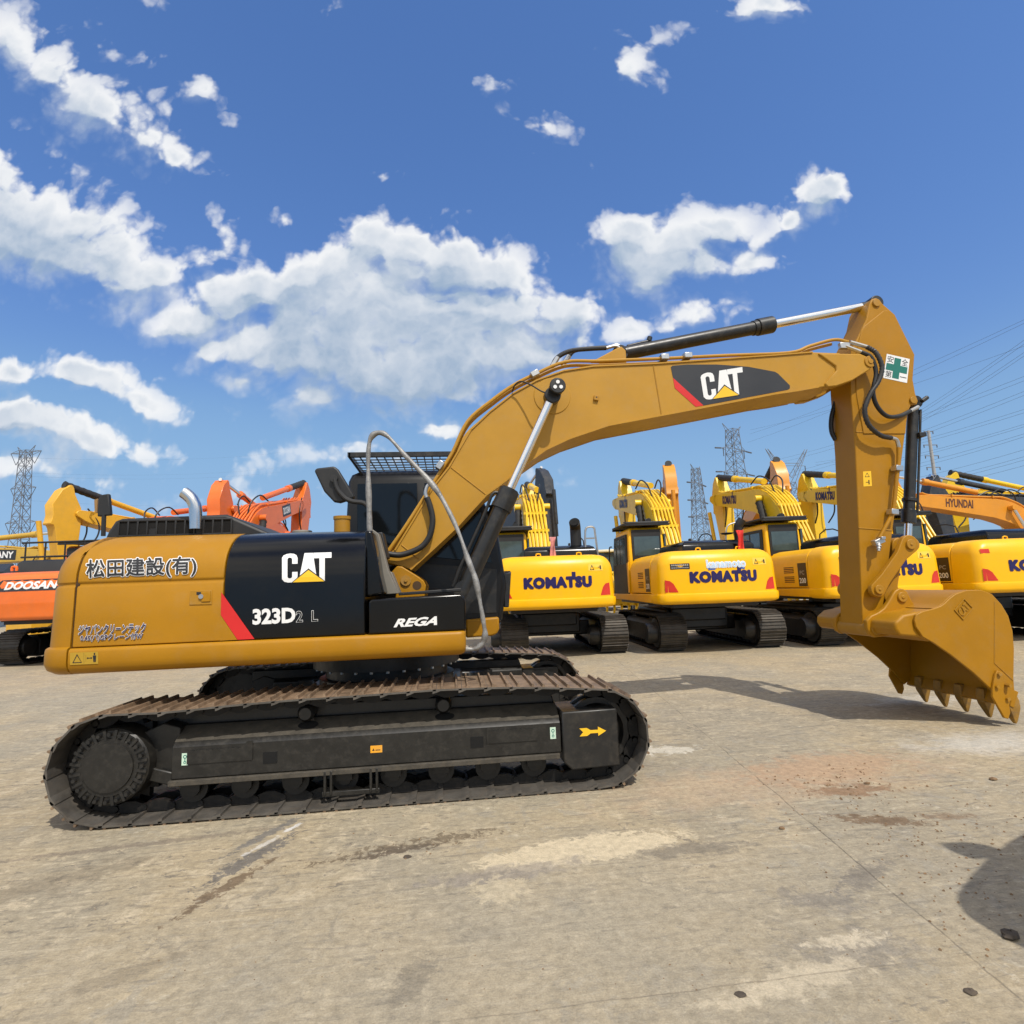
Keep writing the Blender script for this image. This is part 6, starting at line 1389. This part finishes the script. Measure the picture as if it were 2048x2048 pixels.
# ------------------------------------------------------------------ loose things on the ground
def stone(label, px, py, r, m, name='stone', cat='stone', flat=.55, seed=1):
    rr = random.Random(seed); r *= .5; p = G(px, py); mb = MB(); rings = []
    for k in range(7):
        th = math.pi*k/6; ring = []
        for j in range(9):
            ph = 2*math.pi*j/9; q = r*(.8+.4*rr.random()); ring.append((p.x+q*math.sin(th)*math.cos(ph)*1.25, p.y+q*math.sin(th)*math.sin(ph), max(.001, r*flat*.7-q*flat*math.cos(th))))
        rings.append(ring)
    mb.loft(rings); o = mb.build(name, m, None, smooth=0); tag(o, label, cat); return o
stone('dark round cap lying flat near the bottom edge', 1481, 1990, .034, STONE, 'disc', 'disc', .2, 3)
stone('brown stone lying inside the rounded shadow at the right edge', 2021, 1875, .060, STONE, seed=4)
stone('small dark twig-like chip in the lower right, below the rounded shadow', 1942, 1986, .036, STONE, 'wood_chip', 'chip', .35, 5)
stone('pale brown pebble beside the expansion joint, right of centre', 1564, 1658, .030, CLOD, seed=6)
stone('brown clod on the reddish dirt, largest of its cluster', 1735, 1568, .036, CLOD, 'clod', 'clod', .5, 8)
stone('lone brown clod near the right edge below the bucket teeth', 1986, 1560, .046, CLOD, 'clod', 'clod', .5, 9)
stone('dark oval oil cap below the middle of the near track', 815, 1714, .045, STONE, 'disc', 'disc', .16, 10)
rr = random.Random(11); mb = MB()
def crumb(x, y, r):
    vs = [(x+r*rr.uniform(.7, 1.3)*a, y+r*rr.uniform(.7, 1.3)*b, max(0.0005, r*.45+r*.5*c)) for a, b, c in ((1, 0, -.5), (-1, 0, -.5), (0, 1, -.5), (0, -1, -.5), (.2, .1, 1), (-.4, .3, .6))]
    mb.add(vs, [(0, 2, 4), (2, 1, 5), (2, 5, 4), (1, 3, 5), (3, 0, 4), (3, 4, 5), (0, 3, 1, 2)])
for (px, py, sx, sy, n, rm) in ((1690, 1560, 60, 18, 110, .030), (1660, 1590, 90, 25, 60, .022), (1880, 1640, 130, 50, 150, .022), (1900, 1700, 110, 60, 90, .020), (1960, 1800, 70, 60, 70, .020), (1700, 1650, 160, 70, 60, .018), (850, 1680, 90, 25, 40, .016), (1450, 1540, 140, 60, 40, .014), (1000, 1800, 500, 120, 90, .010), (500, 1850, 350, 110, 70, .010), (1500, 1900, 350, 90, 80, .011), (1150, 1270, 60, 12, 120, .05)):
    for i in range(n):
        q = G(px+rr.gauss(0, sx), py+rr.gauss(0, sy)); crumb(q.x, q.y, rm*.42*rr.uniform(.3, 1.0)**1.5)
o = mb.build('dirt_crumbs', CLOD, None, smooth=0); tag(o, 'small crumbs of brown dirt scattered over the concrete', 'dirt', None, 'stuff')

# unseen machine added outside the right edge; its rear corner throws the rounded shadow
P12 = excavator('excavator', 'unseen yellow excavator added outside the right edge to throw the rounded shadow at lower right', (5.60, -6.58, 0), 157.5, KOMY, boom_a=R(2), group='excavators parked in rows behind')
mb = MB(); mb.tube([(.42, -2.30, 2.15), (.42, -2.30, 2.55), (.44, -2.30, 2.68), (.55, -2.30, 2.76)], .085, 14, 4); mb.build('exhaust_pipe', BLKM, P12['T'])  # pipe added for the narrow finger of that shadow
